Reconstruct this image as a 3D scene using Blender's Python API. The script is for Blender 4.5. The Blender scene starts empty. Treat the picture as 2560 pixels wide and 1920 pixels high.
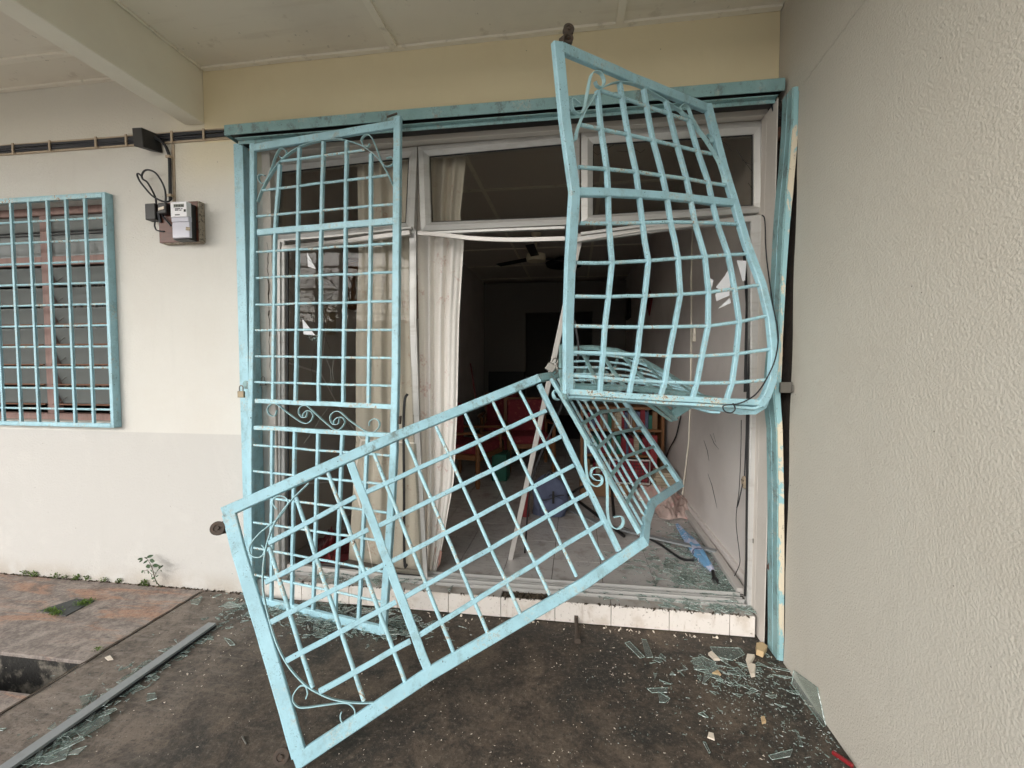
import bpy, bmesh, math, random
import numpy as np
from mathutils import Vector, Matrix
R = math.radians
random.seed(7); rng = np.random.default_rng(7)
S = bpy.context.scene
COL = S.collection
# ------------------------------------------------------------------ camera, sky, sun, exposure
YAW, PITCH, ROLL, FPX = -.14286, -.04351, .0003, 1106.5
CAM = np.array([0., -2.56, 1.5])
_cy, _sy, _cp, _sp = math.cos(YAW), math.sin(YAW), math.cos(PITCH), math.sin(PITCH)
_F = np.array([_sy*_cp, _cy*_cp, _sp]); _R = np.array([_cy, -_sy, 0.]); _U = np.cross(_R, _F)
_R, _U = _R*math.cos(ROLL)+_U*math.sin(ROLL), -_R*math.sin(ROLL)+_U*math.cos(ROLL)
cd = bpy.data.cameras.new('camera'); cam = bpy.data.objects.new('camera', cd); COL.objects.link(cam)
cam.matrix_world = Matrix(((_R[0], _U[0], -_F[0], CAM[0]), (_R[1], _U[1], -_F[1], CAM[1]), (_R[2], _U[2], -_F[2], CAM[2]), (0, 0, 0, 1)))
cd.sensor_width = 36; cd.lens = FPX/2560*36; cd.clip_start = .02; cd.clip_end = 500
S.camera = cam
W = bpy.data.worlds.new('World'); S.world = W; W.use_nodes = True
nt = W.node_tree; nt.nodes.clear()
sky = nt.nodes.new('ShaderNodeTexSky'); sky.sky_type = 'NISHITA'; sky.sun_disc = False
SUN_EL, SUN_AZ = R(23), R(-152)       # azimuth of the sun, measured like sun_rotation
sky.sun_elevation = SUN_EL; sky.sun_rotation = SUN_AZ; sky.dust_density = 1.5; sky.air_density = 1.
hs = nt.nodes.new('ShaderNodeHueSaturation'); hs.inputs['Saturation'].default_value = .35
bg = nt.nodes.new('ShaderNodeBackground'); bg.inputs[1].default_value = .15
wo = nt.nodes.new('ShaderNodeOutputWorld')
nt.links.new(sky.outputs[0], hs.inputs['Color']); nt.links.new(hs.outputs[0], bg.inputs[0]); nt.links.new(bg.outputs[0], wo.inputs[0])
sd = bpy.data.lights.new('sun', 'SUN'); sd.energy = .7; sd.angle = R(55); sd.color = (1, .99, .975)
sun = bpy.data.objects.new('sun', sd); COL.objects.link(sun)
sdir = Vector((math.sin(SUN_AZ)*math.cos(SUN_EL), math.cos(SUN_AZ)*math.cos(SUN_EL), math.sin(SUN_EL)))
sun.rotation_euler = sdir.to_track_quat('Z', 'Y').to_euler(); sun.location = (-3, -6, 6)
S.view_settings.view_transform = 'Standard'; S.view_settings.look = 'None'
S.view_settings.exposure = 1.42; S.view_settings.gamma = 1; S.view_settings.use_curve_mapping = False
S.cycles.max_bounces = 10; S.cycles.diffuse_bounces = 6; S.cycles.transparent_max_bounces = 24

# ------------------------------------------------------------------ measuring: a pixel of the 2560x1920 photo and a wall distance give a place
def ray(px, py): return _F + _R*(px-1280)/FPX - _U*(py-960)/FPX
def at(px, py, wy): v = ray(px, py); return CAM + v*((wy-CAM[1])/v[1])
def fl(px, py, z=0.): v = ray(px, py); return CAM + v*((z-CAM[2])/v[2])
def atx(px, py, x): v = ray(px, py); return CAM + v*(x/v[0])
def on_plane(px, py, a, b, c):       # plane y = a x + b z + c
    v = ray(px, py); t = (a*CAM[0]+b*CAM[2]+c-CAM[1])/(v[1]-a*v[0]-b*v[2]); return CAM+v*t
A_ = np.array
def lerp(a, b, t): return a+(b-a)*t
def interp(x, xs, ys): return float(np.interp(x, xs, ys))
def smooth(pts, n=6):
    P = [A_(p, float) for p in pts]; P = [2*P[0]-P[1]]+P+[2*P[-1]-P[-2]]; out = []
    for i in range(1, len(P)-2):
        for k in range(n):
            t = k/n; a, b, c, d = P[i-1:i+3]
            out.append(.5*((2*b)+(c-a)*t+(2*a-5*b+4*c-d)*t*t+(3*b-a-3*c+d)*t**3))
    out.append(P[-2]); return out
# ------------------------------------------------------------------ materials
def newmat(name):
    m = bpy.data.materials.new(name); m.use_nodes = True; t = m.node_tree; t.nodes.clear()
    o = t.nodes.new('ShaderNodeOutputMaterial'); p = t.nodes.new('ShaderNodeBsdfPrincipled'); t.links.new(p.outputs[0], o.inputs[0])
    g = t.nodes.new('ShaderNodeNewGeometry'); return m, t, p, g.outputs['Position']
def coords(t, pos, scale):
    mp = t.nodes.new('ShaderNodeMapping'); mp.inputs['Scale'].default_value = scale if isinstance(scale, tuple) else (scale,)*3
    t.links.new(pos, mp.inputs[0]); return mp.outputs[0]
def noise(t, pos, scale, detail=4, rough=.6, dist=0):
    n = t.nodes.new('ShaderNodeTexNoise'); n.inputs['Scale'].default_value = 1; n.inputs['Detail'].default_value = detail
    n.inputs['Roughness'].default_value = rough; n.inputs['Distortion'].default_value = dist
    t.links.new(coords(t, pos, scale), n.inputs['Vector']); return n.outputs['Fac']
def ramp(t, fac, lo, hi):
    r = t.nodes.new('ShaderNodeMapRange'); r.inputs[1].default_value = lo; r.inputs[2].default_value = hi; r.clamp = True
    r.interpolation_type = 'SMOOTHSTEP'; t.links.new(fac, r.inputs[0]); return r.outputs[0]
def mul(t, a, b):
    m = t.nodes.new('ShaderNodeMath'); m.operation = 'MULTIPLY'
    for i, v in ((0, a), (1, b)):
        if isinstance(v, (int, float)): m.inputs[i].default_value = v
        else: t.links.new(v, m.inputs[i])
    return m.outputs[0]
def mix(t, fac, a, b):
    m = t.nodes.new('ShaderNodeMix'); m.data_type = 'RGBA'
    if isinstance(fac, (int, float)): m.inputs[0].default_value = fac
    else: t.links.new(fac, m.inputs[0])
    for i, v in ((6, a), (7, b)):
        if isinstance(v, tuple): m.inputs[i].default_value = v if len(v) == 4 else (*v, 1)
        else: t.links.new(v, m.inputs[i])
    return m.outputs[2]
def bump(t, p, fac, strength, dist=.005, prev=None):
    b = t.nodes.new('ShaderNodeBump'); b.inputs['Strength'].default_value = strength; b.inputs['Distance'].default_value = dist
    t.links.new(fac, b.inputs['Height'])
    if prev: t.links.new(prev, b.inputs['Normal'])
    t.links.new(b.outputs[0], p.inputs['Normal']); return b.outputs[0]
def sepz(t, pos):
    s = t.nodes.new('ShaderNodeSeparateXYZ'); t.links.new(pos, s.inputs[0]); return s.outputs
def mat(name, base, rough=.6, metal=0., layers=(), bumps=(), coat=0, sheen=0):
    """layers: (scale, colour, lo, hi, amount[, detail]); bumps: (scale, strength, distance)"""
    m, t, p, pos = newmat(name); c = base
    for L in layers:
        f = ramp(t, noise(t, pos, L[0], L[5] if len(L) > 5 else 5), L[2], L[3]); c = mix(t, mul(t, f, L[4]), c, L[1])
    if isinstance(c, tuple): p.inputs['Base Color'].default_value = (*c, 1)
    else: t.links.new(c, p.inputs['Base Color'])
    p.inputs['Roughness'].default_value = rough; p.inputs['Metallic'].default_value = metal
    if coat: p.inputs['Coat Weight'].default_value = coat
    if sheen: p.inputs['Sheen Weight'].default_value = sheen
    pr = None
    for b in bumps: pr = bump(t, p, noise(t, pos, b[0], 5), b[1], b[2], pr)
    return m
def voronoi_specks(t, pos, scale, lo, hi):
    v = t.nodes.new('ShaderNodeTexVoronoi'); v.inputs['Scale'].default_value = 1; t.links.new(coords(t, pos, scale), v.inputs['Vector'])
    return ramp(t, v.outputs['Distance'], hi, lo)
def paint(name, rust, grime, base=(.345, .585, .665)):
    m, t, p, pos = newmat(name)
    c = mix(t, ramp(t, noise(t, pos, 9, 4), .35, .7), base, tuple(x*.86 for x in base))
    c = mix(t, mul(t, ramp(t, noise(t, pos, 4, 5), .45, .65), .15), c, (.42, .64, .70))
    c = mix(t, mul(t, ramp(t, noise(t, pos, (16, 16, 10), 9, .78), .49, .66), grime), c, (.15, .2, .19))
    # faces that look up hold dust
    n1 = noise(t, pos, 62, 4, .7); n2 = noise(t, pos, 150, 3, .6); zone = ramp(t, noise(t, pos, 8, 3), .58-.14*rust, .64)
    rim = mul(t, mul(t, ramp(t, n1, .515, .535), zone), min(1, .15+.9*rust)); c = mix(t, rim, c, (.62, .62, .52))
    core = mul(t, mul(t, ramp(t, n1, .565, .59), zone), min(1, .15+.8*rust)); c = mix(t, core, c, (.14, .06, .022))
    c = mix(t, mul(t, mul(t, ramp(t, n2, .6, .64), ramp(t, noise(t, pos, 12, 2), .5, .58)), .85*min(1, .4+rust)), c, (.07, .045, .03))
    sp = voronoi_specks(t, pos, 30, .06, .1)
    c = mix(t, mul(t, mul(t, sp, ramp(t, noise(t, pos, 18, 2), .5, .56)), .85), c, (.05, .04, .035))
    t.links.new(c, p.inputs['Base Color']); p.inputs['Roughness'].default_value = .48
    b = bump(t, p, noise(t, pos, 45, 4), .35, .003); bump(t, p, n1, .5, .0015, b)
    return m
M = {}
M['blue'] = paint('blue_paint', .12, .38)
M['blue_rod'] = paint('blue_paint_chipped', .85, .3, (.36, .6, .67))
M['blue_dirty'] = paint('blue_paint_dirty', .2, 1., (.24, .41, .42))
M['blue_grime'] = paint('blue_paint_grimy', .1, 1.)
M['blue_thin'] = paint('blue_paint_strip', .1, .3, (.36, .58, .62))

def wall_material(name, base, speck, bump_s, bump_d, low=None, grain=160, blot=(.5, .43, .33), fine=.2):
    m, t, p, pos = newmat(name)
    c = mix(t, mul(t, ramp(t, noise(t, pos, 2.2, 4), .35, .75), .35), base, tuple(a*b for a, b in zip(base, (.93, .9, .87))))
    if low:
        z = sepz(t, pos)[2]; f = ramp(t, z, 1.052, 1.044); c = mix(t, f, c, low)
        f2 = mul(t, ramp(t, z, .16, .0), ramp(t, noise(t, pos, 5, 5), .3, .62)); c = mix(t, mul(t, f2, .5), c, (.34, .27, .19))
    c = mix(t, mul(t, ramp(t, noise(t, pos, (7, 7, .7), 5, .65, .3), .55, .7), .1), c, tuple(x*.72 for x in base))
    c = mix(t, mul(t, ramp(t, noise(t, pos, (1.3, 1.3, 1.3), 7, .7, 1.5), .5, .7), .2), c, tuple(min(.85, x*1.12) for x in base))
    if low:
        xx_ = sepz(t, pos); c = mix(t, mul(t, mul(t, ramp(t, xx_[2], 2.5, 2.9), ramp(t, xx_[0], -2.75, -2.33)), .95), c, (.70, .63, .46))  # tan of the shaded upper facade mixed into the wall colour
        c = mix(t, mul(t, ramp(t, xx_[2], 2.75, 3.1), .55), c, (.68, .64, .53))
    c = mix(t, mul(t, ramp(t, noise(t, pos, grain, 3), .62, .72), speck), c, blot)
    c = mix(t, mul(t, mul(t, voronoi_specks(t, pos, 13, .028, .045), ramp(t, noise(t, pos, 4, 2), .48, .56)), .75), c, (.12, .1, .08))
    t.links.new(c, p.inputs['Base Color']); p.inputs['Roughness'].default_value = .72
    b = bump(t, p, noise(t, pos, grain*.45, 5, .6), bump_s, bump_d); bump(t, p, noise(t, pos, 14, 3), fine, .006, b)
    return m
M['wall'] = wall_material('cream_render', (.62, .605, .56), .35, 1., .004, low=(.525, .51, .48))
M['lintel'] = wall_material('shade_tan_cream_render', (.74, .65, .44), .12, .12, .002, blot=(.45, .36, .2))  # same cream paint, with the tan of its shade put into the base
M['rough'] = wall_material('rough_grey_render', (.52, .485, .42), .6, .85, .005, grain=240, blot=(.62, .59, .52), fine=.12)
M['ceiling'] = mat('ceiling_paint', (.76, .71, .60), .8, layers=[(1.5, (.66, .61, .52), .4, .7, .7), ((1, 9, 1), (.62, .56, .46), .55, .7, .5), (8, (.5, .44, .35), .62, .72, .5), (30, (.25, .22, .18), .66, .74, .5)], bumps=[(60, .1, .002)])
M['batten'] = mat('batten_paint', (.80, .75, .64), .75, layers=[(14, (.3, .26, .2), .55, .75, .5)], bumps=[(30, .4, .004)])
M['beam'] = mat('beam_paint', (.78, .74, .62), .75, layers=[(2, (.68, .63, .52), .35, .7, .6), (60, (.4, .35, .27), .68, .76, .4)], bumps=[(70, .3, .002), (9, .2, .006)])
M['plaster'] = mat('white_plaster', (.62, .57, .52), .8, layers=[(3, (.55, .5, .44), .4, .7, .5), (25, (.3, .25, .2), .66, .76, .4)], bumps=[(60, .4, .003), (12, .3, .006)])
M['inner_wall'] = mat('interior_wall_paint', (.68, .63, .6), .6, layers=[(2.5, (.54, .49, .46), .4, .7, .5), (40, (.2, .17, .15), .7, .78, .4)], bumps=[(18, .25, .006), (90, .15, .001)])
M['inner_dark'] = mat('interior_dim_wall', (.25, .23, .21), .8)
M['inner_ceiling'] = mat('interior_ceiling_board', (.6, .55, .49), .7)
M['alu'] = mat('aluminium_frame', (.5, .49, .47), .42, .25, layers=[((6, 6, 30), (.33, .3, .27), .5, .75, .5), (70, (.2, .17, .13), .69, .77, .6)], bumps=[(25, .12, .002)])
M['alu_white'] = mat('bare_aluminium_strip', (.56, .53, .50), .4, .2, layers=[(20, (.5, .45, .4), .6, .8, .5)])
M['alu_grey'] = mat('grey_aluminium_strip', (.27, .285, .29), .5, .2, layers=[(20, (.2, .21, .21), .5, .75, .5)])
M['rubber'] = mat('black_rubber', (.012, .012, .013), .6)
M['cable'] = mat('black_cable_sheath', (.013, .014, .018), .38)
M['beige'] = mat('beige_clip_plastic', (.45, .36, .26), .6, layers=[(40, (.3, .23, .15), .5, .75, .5)])
M['rust_light'] = mat('orange_rust', (.2, .1, .06), .8)
M['rust'] = mat('rusted_iron', (.075, .058, .045), .8, .2, layers=[(60, (.12, .07, .045), .5, .7, .6)], bumps=[(90, .6, .003)])
M['steel'] = mat('dull_padlock_steel', (.2, .19, .17), .4, .8, layers=[(60, (.16, .13, .1), .55, .75, .5)])
M['brass'] = mat('brass_padlock_body', (.27, .22, .15), .38, .7, layers=[(50, (.25, .18, .1), .55, .75, .5)])
M['tile_white'] = mat('glazed_white_tile', (.72, .67, .62), .22, layers=[(9, (.55, .48, .41), .48, .7, .7), (60, (.2, .16, .12), .6, .7, .6), ((30, 30, 6), (.4, .33, .26), .56, .7, .5)])
M['tile_tread'] = mat('dusty_grey_tread_tile', (.4, .37, .34), .4, layers=[(10, (.22, .18, .14), .45, .7, .6), (60, (.08, .06, .04), .66, .74, .7)])
M['grout'] = mat('dark_grout', (.05, .04, .03), .9)
M['dirt'] = mat('brown_dirt', (.06, .045, .03), .95, layers=[(40, (.16, .12, .08), .5, .7, .7)], bumps=[(50, .9, .01)])
M['brick'] = mat('exposed_red_brick', (.12, .055, .035), .9, layers=[(30, (.05, .04, .035), .45, .65, .8)], bumps=[(40, .8, .008)])
M['mortar'] = mat('dark_mortar', (.045, .034, .026), .95, layers=[(25, (.03, .025, .02), .45, .6, .9)], bumps=[(40, .9, .012)])
M['wood_pink'] = mat('pinkish_brown_window_wood', (.27, .16, .135), .6, layers=[((40, 40, 5), (.17, .1, .08), .45, .7, .6)], bumps=[((60, 60, 6), .3, .002)])
M['wood_board'] = mat('dark_red_meter_board', (.11, .035, .02), .4, layers=[((12, 12, 60), (.05, .02, .012), .45, .7, .7)])
M['wood_edge'] = mat('weathered_board_edge', (.33, .28, .22), .8, layers=[(60, (.06, .04, .03), .5, .65, .8)])
M['wood_orange'] = mat('varnished_orange_wood', (.2, .085, .03), .4, layers=[((8, 8, 40), (.18, .07, .02), .45, .7, .6)])
M['bakelite'] = mat('black_bakelite', (.02, .02, .02), .45)
M['meter_white'] = mat('meter_white_plastic', (.68, .68, .7), .35)
M['meter_clear'] = mat('meter_pale_cover', (.55, .55, .62), .12)
M['lcd'] = mat('lcd_grey', (.2, .22, .19), .3)
M['ink'] = mat('black_ink', (.02, .02, .02), .6)
M['teal'] = mat('teal_sticker', (.03, .3, .33), .4)
M['leaf'] = mat('dark_green_leaf', (.035, .075, .028), .5, layers=[(60, (.06, .1, .03), .5, .7, .6)])
M['moss'] = mat('bright_moss', (.10, .17, .02), .8, layers=[(90, (.04, .08, .015), .4, .7, .8)])
M['stem'] = mat('brown_stem', (.09, .06, .04), .8)
M['iron_lid'] = mat('dark_drain_lid', (.045, .05, .05), .7, layers=[(40, (.09, .09, .08), .5, .7, .5)], bumps=[(90, .4, .003)])
M['chip'] = mat('broken_tile_white', (.66, .58, .48), .4)
M['chip_tan'] = mat('broken_tile_tan_back', (.5, .36, .2), .9)
M['red'] = mat('red_plastic', (.2, .01, .014), .4)
M['red_cloth'] = mat('red_patterned_cushion', (.2, .02, .03), .85, layers=[(18, (.35, .08, .06), .55, .65, .7)])
M['green'] = mat('green_plastic', (.01, .11, .075), .45)
M['navy'] = mat('blue_grey_bag_cloth', (.10, .115, .185), .85, layers=[(14, (.07, .08, .13), .4, .7, .6)], bumps=[(140, .5, .002), (9, .5, .012)])
M['umbrella'] = mat('pale_blue_umbrella_cloth', (.17, .36, .58), .6, layers=[((3, 16, 3), (.55, .55, .68), .5, .54, .9)], bumps=[(22, .5, .008)])
M['pinkcloth'] = mat('pale_pink_towel', (.5, .38, .34), .9, layers=[(6, (.5, .25, .22), .52, .6, .5), (14, (.3, .26, .24), .6, .7, .5)], bumps=[(140, .3, .002)])
M['carton'] = mat('brown_carton', (.22, .12, .06), .8)
M['paper'] = mat('paper_stack', (.45, .38, .28), .8, layers=[((6, 6, 160), (.25, .2, .14), .4, .6, .8)])
M['dark'] = mat('dark_fitting_and_shade', (.012, .011, .011), .5)
M['fan'] = mat('fan_cream', (.75, .68, .5), .4)
M['blind'] = mat('pale_book_spines', (.35, .3, .27), .7, layers=[((60, 2, 2), (.12, .09, .08), .45, .55, .9)])

def curtain_material():
    m, t, p, pos = newmat('beige_pink_curtain_cloth')
    c = mix(t, ramp(t, noise(t, pos, (60, 60, 400), 3), .3, .7), (.84, .80, .75), (.78, .74, .69))
    n = mul(t, ramp(t, noise(t, pos, 7, 3), .6, .66), ramp(t, noise(t, pos, 60, 3), .45, .6)); c = mix(t, mul(t, n, .35), c, (.45, .16, .12))
    t.links.new(c, p.inputs['Base Color']); p.inputs['Roughness'].default_value = .9
    bump(t, p, noise(t, pos, (300, 300, 300), 2), .3, .001); return m
M['curtain'] = curtain_material()
M['curtain_lining'] = mat('pink_curtain_lining', (.5, .27, .22), .9, layers=[(6, (.55, .42, .36), .4, .7, .6)])

def glass_material(name, tint, refl, rough=.02):
    m = bpy.data.materials.new(name); m.use_nodes = True; t = m.node_tree; t.nodes.clear()
    o = t.nodes.new('ShaderNodeOutputMaterial'); mx = t.nodes.new('ShaderNodeMixShader'); tr = t.nodes.new('ShaderNodeBsdfTransparent'); gl = t.nodes.new('ShaderNodeBsdfGlossy')
    tr.inputs[0].default_value = (*tint, 1); gl.inputs['Roughness'].default_value = rough
    fr = t.nodes.new('ShaderNodeFresnel'); fr.inputs[0].default_value = refl
    ge = t.nodes.new('ShaderNodeNewGeometry'); iv = t.nodes.new('ShaderNodeMath'); iv.operation = 'SUBTRACT'; iv.inputs[0].default_value = 1; t.links.new(ge.outputs['Backfacing'], iv.inputs[1])
    ml = t.nodes.new('ShaderNodeMath'); ml.operation = 'MULTIPLY'; t.links.new(fr.outputs[0], ml.inputs[0]); t.links.new(iv.outputs[0], ml.inputs[1])
    t.links.new(ml.outputs[0], mx.inputs[0]); t.links.new(tr.outputs[0], mx.inputs[1]); t.links.new(gl.outputs[0], mx.inputs[2]); t.links.new(mx.outputs[0], o.inputs[0]); return m
M['pane'] = glass_material('smoky_window_glass', (.82, .81, .78), 1.26)
M['louvre'] = glass_material('dusty_louvre_glass', (.6, .64, .62), 1.7, .15)
_t = M['louvre'].node_tree; _o = [n for n in _t.nodes if n.type == 'OUTPUT_MATERIAL'][0]; _mx = _o.inputs[0].links[0].from_node; _m2 = _t.nodes.new('ShaderNodeMixShader'); _d = _t.nodes.new('ShaderNodeBsdfDiffuse'); _d.inputs[0].default_value = (.34, .36, .35, 1); _m2.inputs[0].default_value = .5
_t.links.new(_mx.outputs[0], _m2.inputs[1]); _t.links.new(_d.outputs[0], _m2.inputs[2]); _t.links.new(_m2.outputs[0], _o.inputs[0])
M['shard'] = glass_material('broken_greenish_glass', (.92, .95, .935), 1.5, .06)
_t = M['shard'].node_tree; _o = [n for n in _t.nodes if n.type == 'OUTPUT_MATERIAL'][0]; _mx = _o.inputs[0].links[0].from_node; _m2 = _t.nodes.new('ShaderNodeMixShader'); _d = _t.nodes.new('ShaderNodeBsdfDiffuse'); _d.inputs[0].default_value = (.36, .40, .375, 1); _m2.inputs[0].default_value = .15
_t.links.new(_mx.outputs[0], _m2.inputs[1]); _t.links.new(_d.outputs[0], _m2.inputs[2]); _t.links.new(_m2.outputs[0], _o.inputs[0])
M['sky_glint'] = mat('sky_glint_glass', (.85, .85, .87), .2)  # white base colour stands in for sky reflected by the shards
M['shard_edge'] = mat('cut_green_glass_edge', (.2, .27, .24), .1, layers=[(90, (.75, .8, .78), .52, .58, .85), (9, (.3, .38, .35), .45, .6, .5)])  # pale noise flecks paint sparkle onto the cut edges
M['crack'] = mat('glass_crack_line', (.02, .02, .02), .4)
M['crack_pale'] = mat('glass_scratch_line', (.5, .5, .48), .3)

def floor_material():
    m, t, p, pos = newmat('stained_wet_concrete'); o = sepz(t, pos); x, y = o[0], o[1]
    big = noise(t, pos, (1.6, 1.6, 1), 7, .68, .4); mid = noise(t, pos, (6, 6, 1), 10, .78, .5); fine = noise(t, pos, 130, 6, .8); scr = noise(t, pos, (5, 34, 1), 7, .7, .4)
    base = mix(t, ramp(t, mid, .38, .64), (.034, .026, .02), (.115, .086, .062))
    base = mix(t, mul(t, ramp(t, big, .46, .6), .8), base, (.022, .021, .018))
    base = mix(t, mul(t, ramp(t, noise(t, pos, (3.3, 3.3, 1), 9, .75, 1.), .54, .68), .65), base, (.13, .095, .065))
    base = mix(t, mul(t, ramp(t, noise(t, pos, (11, 11, 1), 7, .75, .5), .56, .66), .75), base, (.011, .012, .01))
    base = mix(t, mul(t, ramp(t, scr, .57, .68), .4), base, (.15, .12, .09))
    lm = ramp(t, x, -1.3, -2.15); lm2 = mul(t, lm, .9); pale = mix(t, ramp(t, mid, .38, .62), (.10, .08, .065), (.24, .195, .16)); pale = mix(t, mul(t, ramp(t, scr, .5, .62), .5), pale, (.3, .255, .22))
    base = mix(t, lm2, base, pale)
    zone = ramp(t, noise(t, pos, 3, 3), .48, .6)
    sp = mul(t, voronoi_specks(t, pos, 46, .06, .1), zone); base = mix(t, mul(t, sp, .7), base, (.42, .38, .33))
    base = mix(t, mul(t, ramp(t, fine, .56, .66), .5), base, (.2, .165, .13)); base = mix(t, mul(t, ramp(t, fine, .46, .36), .5), base, (.012, .01, .008))
    g2 = noise(t, pos, 48, 8, .8); base = mix(t, mul(t, ramp(t, g2, .53, .62), .55), base, (.19, .155, .12)); base = mix(t, mul(t, ramp(t, g2, .47, .38), .6), base, (.012, .010, .008))
    t.links.new(base, p.inputs['Base Color'])
    r = t.nodes.new('ShaderNodeMapRange'); r.inputs[3].default_value = .5; r.inputs[4].default_value = .9; t.links.new(mid, r.inputs[0]); t.links.new(r.outputs[0], p.inputs['Roughness'])
    b = bump(t, p, fine, .6, .004); bump(t, p, mid, .4, .012, b); return m
M['floor'] = floor_material()
def slab_material():
    m, t, p, pos = newmat('reddish_weathered_concrete')
    a = noise(t, pos, (1.6, 8, 1), 9, .72, .6); b_ = noise(t, pos, (9, 9, 1), 9, .75, .4); f = noise(t, pos, 120, 6, .75)
    c = mix(t, ramp(t, b_, .38, .64), (.17, .14, .125), (.33, .28, .245))
    c = mix(t, mul(t, ramp(t, a, .47, .6), .75), c, (.40, .22, .14)); c = mix(t, mul(t, ramp(t, noise(t, pos, (2.5, 10, 1), 8, .7, .8), .53, .66), .7), c, (.10, .09, .085))
    c = mix(t, mul(t, ramp(t, f, .56, .68), .5), c, (.36, .32, .28)); c = mix(t, mul(t, ramp(t, f, .45, .35), .5), c, (.05, .04, .035))
    g2 = noise(t, pos, 48, 8, .8); c = mix(t, mul(t, ramp(t, g2, .53, .62), .45), c, (.42, .35, .29)); c = mix(t, mul(t, ramp(t, g2, .47, .38), .5), c, (.07, .058, .05))
    t.links.new(c, p.inputs['Base Color']); p.inputs['Roughness'].default_value = .8
    n = bump(t, p, f, .6, .005); bump(t, p, b_, .4, .014, n); return m
M['slab'] = slab_material()
M['driveway'] = mat('pale_bounce_concrete', (.6, .59, .56), .85, layers=[(3, (.38, .37, .34), .4, .7, .6), (60, (.3, .29, .27), .6, .7, .5)], bumps=[(60, .4, .004)])
M['house'] = mat('pale_house_render', (.42, .42, .41), .8, layers=[(2, (.3, .3, .29), .4, .7, .6)])
M['pit'] = mat('mouldy_drain_wall', (.17, .15, .12), .9, layers=[(9, (.012, .011, .009), .36, .5, .97), (45, (.3, .27, .22), .62, .72, .5)], bumps=[(40, .9, .012)])
def tile_material():
    m, t, p, pos = newmat('marbled_floor_tile')
    d = noise(t, pos, 3, 6, .6, 2.5)
    v = t.nodes.new('ShaderNodeMath'); v.operation = 'ABSOLUTE'; s = t.nodes.new('ShaderNodeMath'); s.operation = 'SUBTRACT'; s.inputs[1].default_value = .5
    t.links.new(d, s.inputs[0]); t.links.new(s.outputs[0], v.inputs[0])
    c = mix(t, ramp(t, v.outputs[0], .012, 0.), (.50, .47, .45), (.36, .34, .33))
    c = mix(t, mul(t, ramp(t, noise(t, pos, 7, 6), .5, .7), .5), c, (.26, .22, .19)); c = mix(t, mul(t, ramp(t, noise(t, pos, 60, 4), .66, .72), .5), c, (.1, .08, .06))
    t.links.new(c, p.inputs['Base Color']); p.inputs['Roughness'].default_value = .24; return m
M['tile_floor'] = tile_material()
def jamb_front():
    m, t, p, pos = newmat('blue_over_cream_paint')
    f = ramp(t, noise(t, pos, (5, 5, 2.6), 7, .7, .6), .47, .5)
    c = mix(t, f, (.62, .55, .42), (.27, .47, .5)); c = mix(t, mul(t, ramp(t, noise(t, pos, 50, 4), .62, .7), .4), c, (.1, .08, .06))
    t.links.new(c, p.inputs['Base Color']); p.inputs['Roughness'].default_value = .6; bump(t, p, noise(t, pos, 40, 4), .4, .003); return m
M['jamb_front'] = jamb_front()
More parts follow.
